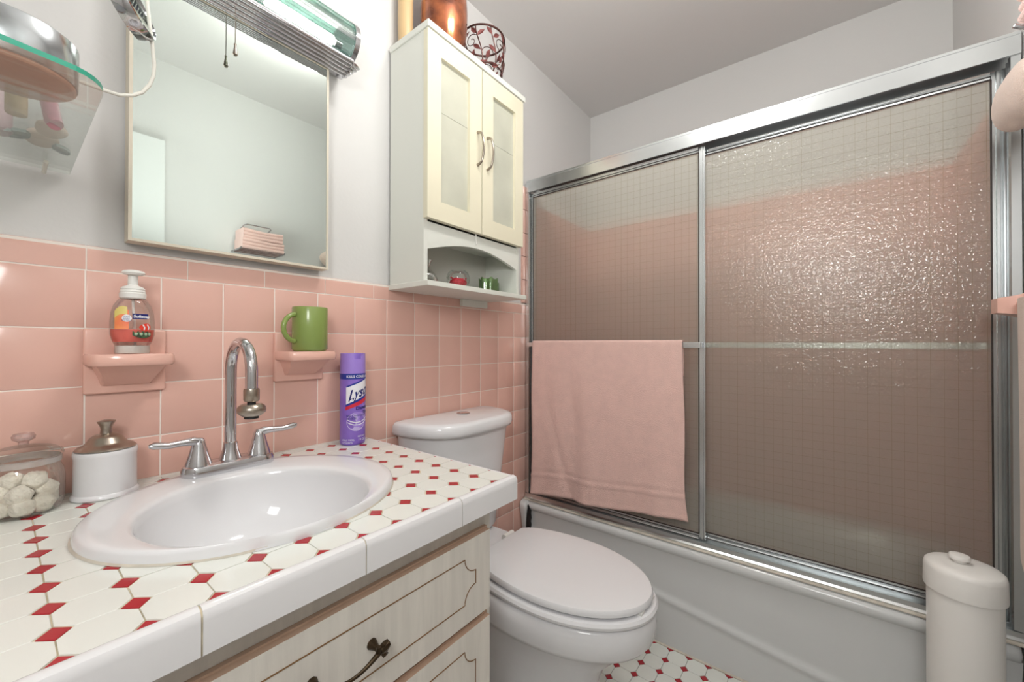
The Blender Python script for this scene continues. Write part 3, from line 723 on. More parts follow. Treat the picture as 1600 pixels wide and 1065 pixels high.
# ------------------------------------------------------------------ glass jar with cotton balls
jx, jy = -0.0735, -0.060
jr = empty('glass_jar', 'squat clear glass jar with knobbed lid holding cotton balls', 'jar', (jx, jy, .804))
obj('bowl', L([(0, .8048), (.036, .8048), (.043, .809), (.0465, .820), (.0468, .858), (.0450, .872), (.0415, .880), (.0405, .884)], jx, jy, 48), M['clear_glass'], jr, True)
obj('rim', L([(.0405, .884), (.0430, .885), (.0430, .893), (.0410, .895), (.0400, .890), (.0402, .884)], jx, jy, 48), thin_glass('rim_glass', (240, 240, 236), .05, .1, .35, (235, 228, 224)), jr, True)
ld = obj('lid', L([(.0445, .8955), (.0452, .898), (.0440, .903), (.034, .910), (.018, .914), (.008, .916), (0, .9165)], jx, jy, 48), M['clear_glass'], jr, True)
obj('knob', L([(0, .916), (.006, .917), (.006, .921), (.0125, .925), (.0135, .930), (.011, .9345), (0, .936)], jx, jy, 28), thin_glass('knob_glass', (240, 225, 222), .05, .12, .3, (236, 205, 198)), ld, True)
cc = 0
for lev, pts in ((.8205, [(-.022, -.014), (.020, -.018), (.000, .022), (-.026, .014), (.026, .012), (-.001, -.028)]), (.8400, [(.024, -.006), (-.004, -.024), (.008, .020), (-.024, .004)]), (.858, [(.012, -.012), (-.012, .006)])):
    for ox, oy in pts:
        bmq = bmesh.new(); bmesh.ops.create_icosphere(bmq, subdivisions=3, radius=.0148)
        for v in bmq.verts:
            v.co *= 1 + .09 * math.sin(v.co.x * 400 + cc) * math.sin(v.co.y * 350 + cc * 2) + .05 * math.sin(v.co.z * 500 + cc)
            v.co += Vector((jx + ox, jy + oy, lev))
        o = obj('cotton_ball', bmq, M['cotton'], None, True, loc=(jx + ox, jy + oy, lev)); tag(o, 'fluffy white cotton ball inside the squat glass jar', 'cotton ball', 'cotton balls in the glass jar'); cc += 1

# ------------------------------------------------------------------ mirror
mr = empty('wall_mirror', 'rectangular wall mirror in a thin cream frame above the sink', 'mirror', (0.252, -0.002, 1.279))
X_0, X_1, ZB, ZT = 0.0525, 0.4475, 1.2815, 1.8275
mf = bmesh.new(); fwd = .0055
for a in ((X_0, X_0 + fwd, -.0375, -.001, ZB, ZT), (X_1 - fwd, X_1, -.0375, -.001, ZB, ZT), (X_0 + fwd, X_1 - fwd, -.0375, -.001, ZB, ZB + fwd), (X_0 + fwd, X_1 - fwd, -.0375, -.001, ZT - fwd, ZT)): box(mf, *a)
obj('frame', mf, M['mirror_frame'], mr)
obj('mirror_pane', B(X_0 + fwd, X_1 - fwd, -.0360, -.002, ZB + fwd, ZT - fwd), M['mirror_glass'], mr)
# ------------------------------------------------------------------ vanity light
vl = empty('vanity_light', 'chrome bar light with ribbed glass shade above the mirror', 'light fixture', (0.25, 0, 1.83))
xa, xb = 0.00, 0.487
obj('back_plate', B(xa - .01, xb + .004, -.022, -.0005, 1.845, 1.975, .004), M['chrome'], vl)
def rail_prof():
    P = [(-.002, 1.842), (-.038, 1.842), (-.0385, 1.8260)]
    for i in range(5):
        y = -.0395 - i * .0108; z = 1.8250 + i * .0034; P += [(y, z), (y - .003, z - .0026), (y - .0065, z - .0018), (y - .0095, z + .0018)]
    P += [(-.0945, 1.844), (-.092, 1.850), (-.030, 1.852), (-.002, 1.852)]; return P
obj('ribbed_rail', PR(rail_prof(), 'x', xa, xb), M['chrome'], vl, True, angle=60)
er = bmesh.new()
for i in range(4):
    r_ = .014 + i * .004
    pts = [(xb - .004 + (0.018 + .0 * i) * math.sin(math.radians(a)) * 1.0, -.030 - .068 * (1 - math.cos(math.radians(0))) - .034 + .034 * math.cos(math.radians(180 * 1)) * 0, 1.83) for a in (0,)]
for i in range(5):
    y0_ = -.090 + i * .0098
    P = [(xb - .002 + (.020 - i * .0035) * math.sin(math.radians(a)), y0_ + .0 - .006 * math.cos(math.radians(a)) + .006, 1.8375 - i * .0030) for a in range(0, 181, 20)]
    tube(er, P, .0042, 8)
box(er, xb - .004, xb + .014, -.088, -.004, 1.835, 1.848, .004)
obj('rail_end', er, M['chrome'], vl, True)
# glass shade, D-shaped section with a clear lower window and ribbed upper part
cyc, czc, R1 = -.030, 1.905, .0
def shade_pt(a, r=1.0):   # a in degrees, 0 = top back, 180 = bottom
    t = math.radians(a); return (-.028 - .076 * math.sin(t) * r, 1.909 + .062 * math.cos(t) * r)
def shade_part(a0, a1, n, ribs, m, name):
    bm = bmesh.new(); out, inn = [], []
    for i in range(n + 1):
        a = a0 + (a1 - a0) * i / n; k = 1 + (ribs if i % 2 else 0)
        out.append(shade_pt(a, k)); inn.append(shade_pt(a, .965))
    prof = out + inn[::-1]
    prism(bm, prof, 'x', xa + .003, xb - .003)
    return obj(name, bm, m, vl, False)
shade_part(4, 68, 16, .03, M['shade_glass'], 'ribbed_glass')
shade_part(68.3, 172, 14, 0, thin_glass('window_glass', (244, 250, 248), .03, .04, .03, (215, 232, 228)), 'clear_glass')
for x in (xa - .006, xb - .002):
    eb = bmesh.new(); P0 = [shade_pt(a, 1.07) for a in range(0, 181, 10)]; P0 = [(y, z) for y, z in P0]
    prism(eb, P0 + [(-.004, 1.846), (-.004, 1.972)], 'x', x, x + .013)
    obj('end_cap', eb, M['chrome'], vl, True)
for x in (.125, .36):
    bl_ = obj('bulb', T([(x - .085, -.068, 1.885), (x - .08, -.068, 1.885), (x + .08, -.068, 1.885), (x + .085, -.068, 1.885)], [.006, .0125, .0125, .006], 16), M['bulb'], vl, True)
    for s in (-1, 1): obj('socket', T([(x + s * .086, -.068, 1.885), (x + s * .103, -.068, 1.885)], .010, 14), M['chrome'], bl_, True)
pc = obj('pull_chain', T([(0.2195, -.066, 1.834), (.2195, -.066, 1.745)], .0008, 6), M['satin_metal'], vl)
obj('chain_bell', L([(0, 1.748), (.0028, 1.746), (.0022, 1.741), (.0042, 1.728), (.0050, 1.7225), (.003, 1.720), (0, 1.720)], .2195, -.066, 16), M['satin_metal'], pc, True)
# ------------------------------------------------------------------ ceiling light
cl = empty('ceiling_light', 'two-globe ceiling light, glimpsed in the mirror', 'ceiling light', (0.695, -0.755, ZC))
obj('base_plate', LO([rrect(.53, .86, -.81, -.70, .03, ZC - .001), rrect(.53, .86, -.81, -.70, .03, ZC - .022), rrect(.54, .85, -.80, -.71, .025, ZC - .028)]), M['chrome'], cl, True)
for x, y in LAMPX:
    dm_ = obj('glass_globe', L([(.030, 2.390), (.050, 2.382), (.066, 2.364), (.069, 2.348), (.066, 2.334), (.050, 2.318), (.028, 2.311), (0, 2.309)], x, y, 40), M['dome'], cl, True)
    obj('collar_shield', L([(0, 2.408), (.034, 2.407), (.080, 2.400), (.083, 2.392), (.080, 2.391), (0, 2.3915)], x, y, 32), M['chrome'], dm_, True)  # widened into a pan to block the globe's upward light from the ceiling

# ------------------------------------------------------------------ wall cabinet over the toilet
wc = empty('wall_cabinet', 'white wall cabinet with cream doors and open shelf over the toilet', 'cabinet', (0.905, 0, 1.25))
c0, c1, cyf = 0.668, 1.132, -0.165
cs = bmesh.new()
cs.free()
for x in (c0, c1 - .015): obj('side_panel', B(x, x + .015, cyf, -.001, 1.268, 2.010), M['melamine'], wc)
obj('top_board', B(c0 - .004, c1 + .012, -.188, -.001, 2.0105, 2.030, .0015), M['melamine'], wc)
obj('bottom_board', B(c0 - .006, c1 + .014, -.192, -.001, 1.252, 1.2675, .0015), M['melamine'], wc)
obj('wall_rail', B(.98, c1 - .01, -.014, -.001, 1.225, 1.2515), M['melamine'], wc)
obj('inner_shelf', B(c0 + .0152, c1 - .0152, cyf + .002, -.0085, 1.432, 1.447), M['melamine'], wc)
obj('back_panel', B(c0 + .0152, c0 + .10, -.008, -.001, 1.268, 2.01), M['board_back'], wc)
obj('back_panel', B(c0 + .1015, c1 - .0152, -.008, -.001, 1.268, 2.01), M['board_back'], wc)
# arched valance
av = []
a0_, a1_ = c0 + .0152, c1 - .0152
for i in range(21):
    t = i / 20; av.append((a0_ + (a1_ - a0_) * t, 1.365 + .040 * math.sin(PI * t)))
obj('arched_valance', PR(av + [(a1_, 1.4315), (a0_, 1.4315)], 'y', cyf, cyf + .012), M['melamine'], wc)
def cab_door(x0, x1, w0, w1, hside):
    z0, z1 = 1.452, 2.007; bm = bmesh.new(); y0, y1 = -.184, -.1655
    box(bm, x0, w0, y0, y1, z0, z1); box(bm, w1, x1, y0, y1, z0, z1); box(bm, w0, w1, y0, y1, z0, 1.509); box(bm, w0, w1, y0, y1, 1.946, z1)
    d = obj('door', bm, M['cream_door'], wc)
    obj('door_panel', B(w0, w1, -.1735, -.168, 1.509, 1.786), M['marbled_film'], d)
    obj('door_panel', B(w0, w1, -.1740, -.168, 1.7868, 1.946), M['marbled_film'], d)
    hx = x1 - .020 if hside > 0 else x0 + .024
    P = [(hx, -.1845, 1.786), (hx, -.195, 1.783)] + [(hx, -.203 - .010 * math.sin(PI * i / 8), 1.778 - .093 * i / 8) for i in range(9)] + [(hx, -.195, 1.680), (hx, -.1845, 1.677)]
    obj('handle', T(P, [.005, .0042] + [.0036] * 9 + [.0042, .005], 10), M['satin_metal'], d, True)
cab_door(c0 - .002, .899, .719, .842, 1); cab_door(.903, c1 + .002, .959, 1.085, -1)
obj('latch_strap', T([(.889, -.168, 1.452), (.889, -.1685, 1.435), (.892, -.168, 1.418)], .0022, 6), M['plastic_white'], wc)
# objects on the open shelf
def glassware(name, label, cat, loc, prof, m):
    o = obj(name, L(prof, loc[0], loc[1], 36, z0=loc[2]), m, None, True, loc=loc); return tag(o, label, cat)
glassware('glass_bottle', 'small clear glass bottle with flared neck on the cabinet shelf', 'bottle', (.728, -.105, 1.2685), [(0, .0005), (.030, .0005), (.034, .006), (.036, .018), (.028, .034), (.013, .048), (.010, .056), (.016, .072), (.020, .076)], M['clear_glass'])
gb = empty('glass_globe', 'round clear glass bowl with red petals on the cabinet shelf', 'bowl', (.868, -.105, 1.2685))
obj('bowl', L([(0, .0005), (.016, .0005), (.030, .008), (.039, .024), (.040, .040), (.034, .056), (.024, .064), (.020, .066)], .868, -.105, 36, z0=1.2685), M['clear_glass'], gb, True)
pb = bmesh.new()
for i in range(60):
    a = random.random() * 2 * PI; r_ = .028 * math.sqrt(random.random()); z = 1.2685 + .018 + random.random() * .020
    n0 = Matrix.Rotation(random.random() * 3, 4, 'X') @ Matrix.Rotation(random.random() * 3, 4, 'Z')
    v = [Vector(p) for p in ((-.005, 0, 0), (0, .004, .001), (.005, 0, 0), (0, -.004, .001))]
    pb.faces.new([pb.verts.new((n0 @ p) + Vector((.868 + r_ * math.cos(a), -.105 + r_ * math.sin(a), z))) for p in v])
bmesh.ops.create_uvsphere(pb, u_segments=16, v_segments=8, radius=.030, matrix=Matrix.Translation((.868, -.105, 1.2685 + .022)) @ Matrix.Diagonal((1, 1, .55, 1)))
obj('petals', pb, M['red_petals'], gb, kind='stuff')
sg = bmesh.new(); rr = []
for k, z in ((1, .0005), (1.0, .03), (1.02, .05), (1.0, .0515), (.9, .050), (.88, .006)):
    rr.append([(1.018 + math.cos(2 * PI * i / 48) * k * (.033 + .003 * math.cos(6 * 2 * PI * i / 48)), -.110 + math.sin(2 * PI * i / 48) * k * (.033 + .003 * math.cos(6 * 2 * PI * i / 48)), 1.2685 + z + (.006 * max(0, math.cos(6 * 2 * PI * i / 48)) if z > .045 else 0)) for i in range(48)])
loft(sg, rr); tag(obj('candle_holder', sg, M['green_glass'], None, True, loc=(1.018, -.11, 1.2685)), 'scalloped green glass candle holder on the cabinet shelf', 'candle holder')
tag(obj('glass_box', LO([rrect(1.050, 1.098, -.100, -.055, .010, 1.269), rrect(1.050, 1.098, -.100, -.055, .010, 1.318), rrect(1.053, 1.095, -.097, -.058, .008, 1.319), rrect(1.053, 1.095, -.097, -.058, .008, 1.275)]), M['green_glass'], None, True, loc=(1.074, -.078, 1.2685)), 'square green glass holder behind the scalloped one, near the shelf end', 'candle holder')
# ------------------------------------------------------------------ on top of the cabinet
vx, vy = .806, -.0985
o = obj('copper_vase', L([(0, 2.0308), (.056, 2.0308), (.062, 2.034), (.070, 2.07), (.076, 2.12), (.078, 2.18), (.074, 2.24), (.064, 2.29), (.044, 2.315), (.036, 2.335), (.046, 2.355), (.042, 2.356), (.030, 2.335)], vx, vy, 56), M['copper'], None, True, loc=(vx, vy, 2.0305)); tag(o, 'large glossy copper-brown vase on top of the cabinet', 'vase')
o = obj('beige_vase', L([(0, 2.0308), (.020, 2.0308), (.022, 2.036), (.024, 2.10), (.024, 2.20), (.022, 2.25), (.014, 2.28), (.017, 2.30)], .703, -.030, 36), M['gold_ceramic'], None, True, loc=(.703, -.030, 2.0305)); tag(o, 'slim beige-gold vase half hidden behind the copper vase', 'vase')
wb = empty('wire_basket', 'bronze wire basket of scrolls and rosy leaves on top of the cabinet', 'basket', (1.0, -.095, 2.0305))
kx, ky = 1.000, -.098
def rad(z): t = (z - 2.034) / .17; return .060 + .020 * math.sin(min(1, t) * PI * .62)
def circ(r, z, n=40): return [(kx + r * math.cos(2 * PI * i / n), ky + r * math.sin(2 * PI * i / n), z) for i in range(n)]
obj('rim', T(circ(rad(2.205), 2.205), .0034, 8, closed=True), M['bronze_wire'], wb, True)
obj('base_ring', T(circ(rad(2.036), 2.0345), .0035, 8, closed=True), M['bronze_wire'], wb, True)
obj('middle_band', T(circ(rad(2.085) - .001, 2.078), .0030, 6, closed=True), M['bronze_wire'], wb, True)
obj('base_cross', tube(T([(kx - .058, ky, 2.034), (kx + .058, ky, 2.034)], .0025, 6), [(kx, ky - .058, 2.034), (kx, ky + .058, 2.034)], .0025, 6), M['bronze_wire'], wb)
def onb(a, z): r_ = rad(z); return (kx + r_ * math.cos(a), ky + r_ * math.sin(a), z)
NS = 9
for i in range(NS):
    a = 2 * PI * i / NS + .2
    obj('stem', T([onb(a + .16 * math.sin(t / 10 * PI * 1.5), 2.036 + .168 * t / 10) for t in range(11)], .0022, 6), M['bronze_wire'], wb, True)
    sp_ = []
    for t in range(22):
        th = t / 21 * 2.6 * PI; rr_ = .027 * (1 - t / 26); sp_.append(onb(a + .36 + rr_ * math.cos(th) / .078, 2.150 - .045 * (i % 2) + rr_ * math.sin(th)))
    obj('scroll', T(sp_, .0014, 5), M['bronze_wire'], wb, True)
    for k, (da, z, tilt) in enumerate(((.10, 2.175, .7), (-.08, 2.125, -.6), (.13, 2.075, .5), (.42, 2.105, 1.2), (.45, 2.185, 2.2))):
        lf = bmesh.new(); L_ = .017; cs_, sn_ = math.cos(tilt), math.sin(tilt)
        vs = []
        for (u_, v_) in ((-1, 0), (-.5, .36), (.1, .42), (1, 0), (.1, -.42), (-.5, -.36)):
            x_, z_ = (u_ * cs_ - v_ * sn_) * L_, (u_ * sn_ + v_ * cs_) * L_
            p = Vector(onb(a + da + x_ / .078, z + z_)); c_ = Vector((kx, ky, p.z)); vs.append(lf.verts.new(p + (p - c_).normalized() * (.003 if v_ == 0 else .0045)))
        mid = lf.verts.new(Vector(onb(a + da, z)) + (Vector(onb(a + da, z)) - Vector((kx, ky, z))).normalized() * .0015)
        for j in range(6): lf.faces.new((vs[j], vs[(j + 1) % 6], mid))
        ex = bmesh.ops.solidify(lf, geom=lf.faces[:], thickness=.0012)
        obj('leaf', lf, M['rose_leaf'], wb)

# ------------------------------------------------------------------ toilet
tx = 0.882
to = empty('toilet', 'white two-piece toilet with closed oval lid between vanity and bathtub', 'toilet', (tx, -.42, 0))
def D_ring(cx, hw, yb, yf, z, bulge=.045, r=.03, n=10):
    """tank plan: flat back, bowed front with rounded ends"""
    pts = [(cx + hw - .010, yb, z), (cx - hw + .010, yb, z), (cx - hw, yb - .012, z)]
    m_ = yf + bulge
    for i in range(n + 1):
        a = math.radians(180 + 180 * i / n); e = 2.6
        c, s = math.cos(a), math.sin(a)
        pts.append((cx + math.copysign(abs(c) ** (2 / e), c) * hw, m_ + (.5 * 0) - abs(s) ** (2 / e) * (m_ - yf) if i not in (0, n) else m_, z))
    pts.append((cx + hw, yb - .012, z)); return pts
def TR(hw, yb, yf, z): 
    out = []; n = 26
    out += [(tx + hw - .012, yb, z), (tx, yb, z), (tx - hw + .012, yb, z)]
    for i in range(n + 1):
        a = math.radians(180 + 180 * i / n); c, s = math.cos(a), math.sin(a)
        x = math.copysign(abs(c) ** (2 / 3.6), c) * hw; y = (yb - .014) - abs(s) ** (2 / 2.4) * (yb - .014 - yf)
        out.append((tx + x, y, z))
    return out
obj('tank', LO([TR(.172, -.020, -.165, .430), TR(.178, -.020, -.175, .445), TR(.190, -.020, -.192, .60), TR(.204, -.020, -.212, .775), TR(.206, -.020, -.214, .793)]), M['porcelain'], to, True, angle=50)
tl = obj('tank_lid', LO([TR(.204, -.016, -.214, .7935), TR(.219, -.014, -.230, .797), TR(.222, -.013, -.234, .806), TR(.221, -.014, -.233, .826), TR(.215, -.018, -.227, .8345), TR(.200, -.028, -.210, .838)]), M['porcelain'], to, True, angle=60)
obj('flush_button', L([(0, .8375), (.0235, .8375), (.0235, .8405), (.021, .842), (.0205, .8415), (0, .8415)], tx + .022, -.095, 36), M['chrome'], to, True)
def egg(hw, yb, yf, z, n=56, e=2.15):
    ym = yb + (yf - yb) * .42; out = []
    for i in range(n):
        a = 2 * PI * i / n; c, s = math.cos(a), math.sin(a)
        x = math.copysign(abs(c) ** (2 / e), c) * hw
        y = ym + abs(s) ** (2 / (3.0 if s > 0 else 2.0)) * ((yb - ym) if s > 0 else (yf - ym)); out.append((tx + x, y, z))
    return out
def lid_ring(hw, hb, yb, yf, z, n=64):
    ym = yb + (yf - yb) * .46; out = []; h_ = n // 2
    for i in range(h_ + 1):                       # front half, +x round to -x
        a = -PI * i / h_; out.append((tx + hw * math.cos(a), ym + (ym - yf) * math.sin(a), z))
    q_ = 12
    for i in range(1, q_ + 1):
        v = i / q_; out.append((tx - hb - (hw - hb) * math.sqrt(max(0, 1 - (v * .97) ** 2)), ym + (yb - ym) * v, z))
    out.append((tx, yb + .001, z))
    for i in range(q_, 0, -1):
        v = i / q_; out.append((tx + hb + (hw - hb) * math.sqrt(max(0, 1 - (v * .97) ** 2)), ym + (yb - ym) * v, z))
    return out
bw_ = [egg(.112, -.20, -.640, .001, e=2.6), egg(.112, -.20, -.640, .02, e=2.6), egg(.104, -.21, -.610, .06, e=2.4), egg(.104, -.21, -.605, .15), egg(.116, -.20, -.635, .235), egg(.148, -.19, -.700, .305), egg(.166, -.25, -.735, .335), egg(.178, -.25, -.752, .342), egg(.184, -.25, -.762, .355), egg(.186, -.25, -.766, .385), egg(.184, -.25, -.762, .412), egg(.176, -.255, -.752, .418)]
obj('bowl', LO(bw_), M['porcelain'], to, True, angle=55)
obj('bowl_deck', LO([rrect(tx - .10, tx + .10, -.34, -.03, .03, .30), rrect(tx - .118, tx + .118, -.34, -.03, .04, .36), rrect(tx - .122, tx + .122, -.34, -.03, .04, .420), rrect(tx - .116, tx + .116, -.33, -.035, .035, .428)]), M['porcelain'], to, True)
obj('seat', LO([lid_ring(.176, .10, -.272, -.760, .4215), lid_ring(.182, .104, -.270, -.768, .4245), lid_ring(.184, .106, -.268, -.770, .432), lid_ring(.180, .103, -.272, -.766, .439), lid_ring(.170, .098, -.280, -.756, .4405)]), M['porcelain'], to, True)
ld = obj('seat_lid', LO([lid_ring(.166, .088, -.288, -.752, .4455), lid_ring(.171, .092, -.285, -.758, .448), lid_ring(.172, .093, -.284, -.759, .456), lid_ring(.168, .090, -.287, -.755, .4625), lid_ring(.155, .082, -.297, -.742, .4648), lid_ring(.08, .04, -.36, -.66, .4662)]), M['porcelain'], to, True)
for s in (-1, 1): obj('hinge', T([(tx + s * .045, -.262, .444), (tx + s * .090, -.262, .444)], .011, 14), M['plastic_white'], to, True)
for a in (-.08, .02): pass
bmb = bmesh.new()
for x_, y_ in ((-.035, -.747), (.035, -.747), (-.12, -.60), (.12, -.60)): box(bmb, tx + x_ - .010, tx + x_ + .010, y_ - .006, y_ + .006, .4400, .4458)
obj('lid_bumper', bmb, M['plastic_white'], ld)

# ------------------------------------------------------------------ bathtub
XT = 1.387
tb = empty('bathtub', 'white enamel bathtub with a ridged apron below the shower doors', 'bathtub', (1.72, -.735, 0))
y0t, y1t = YF + .012, -.012
tr_ = []
def tring(x0, inset, z, r=.02): return rrect(x0, XF - .012 - inset, y0t + inset, y1t - inset, r, z, 5)
tr_ += [rrect(1.40, XF - .012, y0t, y1t, .01, .01, 5), rrect(1.40, XF - .012, y0t, y1t, .01, .325, 5), rrect(1.378, XF - .012, y0t, y1t, .01, .336, 5), rrect(1.372, XF - .012, y0t, y1t, .012, .352, 5), rrect(1.376, XF - .012, y0t, y1t, .018, .365, 5), rrect(1.388, XF - .012, y0t, y1t, .02, .3725, 5), rrect(1.41, XF - .014, y0t + .002, y1t - .002, .02, .375, 5)]
tr_ += [rrect(1.47, XF - .05, y0t + .06, y1t - .06, .10, .373, 5), rrect(1.485, XF - .06, y0t + .075, y1t - .075, .10, .362, 5), rrect(1.51, XF - .075, y0t + .10, y1t - .13, .11, .22, 5), rrect(1.54, XF - .10, y0t + .14, y1t - .20, .12, .10, 5), rrect(1.58, XF - .14, y0t + .18, y1t - .26, .10, .07, 5)]
obj('tub_shell', LO(tr_), M['tub_enamel'], tb, True, angle=60)
ap = bmesh.new(); NY, NZ = 80, 44; gr = []
for i in range(NY + 1):
    y = y1t + (y0t - y1t) * i / NY; row = []
    for j in range(NZ + 1):
        z = .001 + (.338 - .001) * j / NZ
        zr = .162 + (y + .66) * .125
        d = z - zr
        x = XT - .001 - .008 * (1 / (1 + math.exp(-d / .006))) * 0 - .006 * math.exp(-(d / .011) ** 2) + (.004 if d > 0 else 0) * min(1, abs(d) / .02) - .010 * max(0, (z - .26) / .078) ** 2
        row.append(ap.verts.new((x, y, z)))
    gr.append(row)
for i in range(NY):
    for j in range(NZ): ap.faces.new((gr[i][j], gr[i + 1][j], gr[i + 1][j + 1], gr[i][j + 1]))
bk_ = [[ap.verts.new((1.402, y, z)) for z in (.001, .338)] for y in (y1t, y0t)]
obj('apron', ap, M['tub_enamel'], tb, True, angle=80)
# black chipped gap at the wall end
lobe = []
for z, xo, w_ in ((.20, 1.380, .012), (.24, 1.372, .020), (.28, 1.364, .026), (.32, 1.356, .030), (.345, 1.350, .034), (.362, 1.350, .034), (.371, 1.357, .028), (.374, 1.366, .022)):
    lobe.append(rrect(xo, 1.41, -.004 - w_, -.003, min(.009, w_ * .4), z, 4))
obj('rim_end', LO(lobe), M['tub_enamel'], tb, True, angle=60)
ch = [(-.052, .338), (-.046, .352), (-.040, .360), (-.036, .352), (-.034, .335), (-.032, .31), (-.031, .28), (-.030, .25), (-.030, .20), (-.047, .20), (-.050, .23), (-.048, .25), (-.052, .27), (-.049, .285), (-.053, .30), (-.050, .32)]
obj('chip', PR(ch, 'x', 1.3685, 1.3805), M['black_chip'], tb, label='black gap where the enamel end has broken away')

# ------------------------------------------------------------------ shower enclosure
sh = empty('shower_frame', 'aluminium frame and track of the bathtub sliding doors', 'shower frame', (1.43, -.735, .375))
AL = M['aluminium']
ya, yb_ = -0.004, -1.4655
hp_ = [(1.398, 1.779), (1.398, 1.824), (1.404, 1.829), (1.404, 1.836), (1.412, 1.838), (1.466, 1.838), (1.466, 1.779), (1.461, 1.779), (1.461, 1.826), (1.404, 1.822), (1.402, 1.779)]
obj('header', PR(hp_, 'y', yb_, ya), AL, sh)
def jamb(yw, s):
    prof = [(1.402, yw), (1.402, yw + s * .016), (1.412, yw + s * .018), (1.414, yw + s * .006), (1.430, yw + s * .006), (1.431, yw + s * .016), (1.436, yw + s * .016), (1.437, yw + s * .006), (1.456, yw + s * .006), (1.458, yw + s * .018), (1.462, yw + s * .016), (1.462, yw)]
    obj('jamb', PR(prof, 'z', .3995, 1.7785), AL, sh)
jamb(ya, -1); jamb(yb_, 1)
tp = [(1.392, .3755), (1.392, .381), (1.398, .386), (1.400, .398), (1.4025, .398), (1.404, .386), (1.412, .387), (1.414, .397), (1.4165, .397), (1.418, .387), (1.431, .388), (1.433, .400), (1.436, .400), (1.438, .388), (1.456, .388), (1.458, .399), (1.462, .399), (1.463, .3755)]
obj('bottom_track', PR(tp, 'y', yb_, ya), AL, sh)
obj('caulk_line', B(1.380, 1.392, yb_, ya, .3735, .3785, .0015), M['caulk'], sh)
def slide_panel(name, label, x, y0, y1, z0, z1, st=.022):
    p = empty(name, label, 'shower door', (x, (y0 + y1) / 2, z0), 'sliding shower doors')
    def stile(a, b, n_='stile', flip=1):
        pr = [(x - .007, a), (x + .007, a), (x + .007, b), (x + .001, b), (x - .003, b - .002 * (1 if b > a else -1)), (x - .003, a + (b - a) * .62), (x - .0075, a + (b - a) * .55), (x - .0075, a + (b - a) * .32), (x - .004, a + (b - a) * .26), (x - .004, a + (b - a) * .12), (x - .007, a + (b - a) * .08)]
        obj(n_, PR(pr, 'z', z0, z1), AL, p)
    stile(y1, y1 - st); stile(y0, y0 + st)
    def rail(a, b):
        pr = [(x - .007, a), (x + .007, a), (x + .007, b), (x - .002, b), (x - .0035, a + (b - a) * .60), (x - .008, a + (b - a) * .52), (x - .008, a + (b - a) * .3), (x - .0045, a + (b - a) * .2)]
        obj('rail', PR(pr, 'y', y0 + st, y1 - st), AL, p)
    rail(z1, z1 - st * .9); rail(z0, z0 + st * .85)
    ga, gb_, gz0, gz1 = y0 + st - .002, y1 - st + .002, z0 + st * .8, z1 - st * .8
    gp_ = obj('glass_pane', B(x - .002, x + .003, ga, gb_, gz0, gz1), [M['wired_glass'], M['back_face']], p)
    for f in gp_.data.polygons:
        if f.normal.x > -.5: f.material_index = 1
    wm = bmesh.new(); t = .0002
    yy = ga + .008
    while yy < gb_: 
        box(wm, x - .0030, x - .0023, yy - t, yy + t, gz0, gz1); yy += .0254
    zz = gz0 + .012
    while zz < gz1:
        box(wm, x - .0031, x - .0024, ga, gb_, zz - t * .8, zz + t * .8); zz += .0254
    obj('wire_grid', wm, M['wire_metal'], p, kind='stuff')
    gk = bmesh.new(); g = .0022
    box(gk, x - .0045, x - .002, ga, gb_, gz0 - .001, gz0 + g); box(gk, x - .0045, x - .002, ga, gb_, gz1 - g, gz1 + .001); box(gk, x - .0045, x - .002, ga - .001, ga + g, gz0, gz1); box(gk, x - .0045, x - .002, gb_ - g, gb_ + .001, gz0, gz1)
    obj('gasket', gk, M['dark_gasket'], p)
    return p
P1 = slide_panel('shower_door', 'left sliding shower door of wired obscure glass with the pink towel', 1.4215, -0.765, -0.012, .4005, 1.776)
P2 = slide_panel('shower_door', 'right sliding shower door of wired obscure glass, wider in view', 1.4455, -1.447, -0.735, .4015, 1.770)
# towel bars are parts of the doors
def bar(p, x, xs, y0, y1, z):
    b = obj('towel_bar', B(x - .004, x + .004, y0, y1, z - .010, z + .010, .0015), AL, p)
    for y in (y0 + .004, y1 - .004): obj('bar_bracket', B(min(x, xs), max(x, xs), y - .007, y + .007, z - .009, z + .009, .001), M['chrome'], b)
bar(P1, 1.385, 1.4135, -.757, -.022, 1.079)
bar(P2, 1.490, 1.453, -1.430, -.750, 1.079)
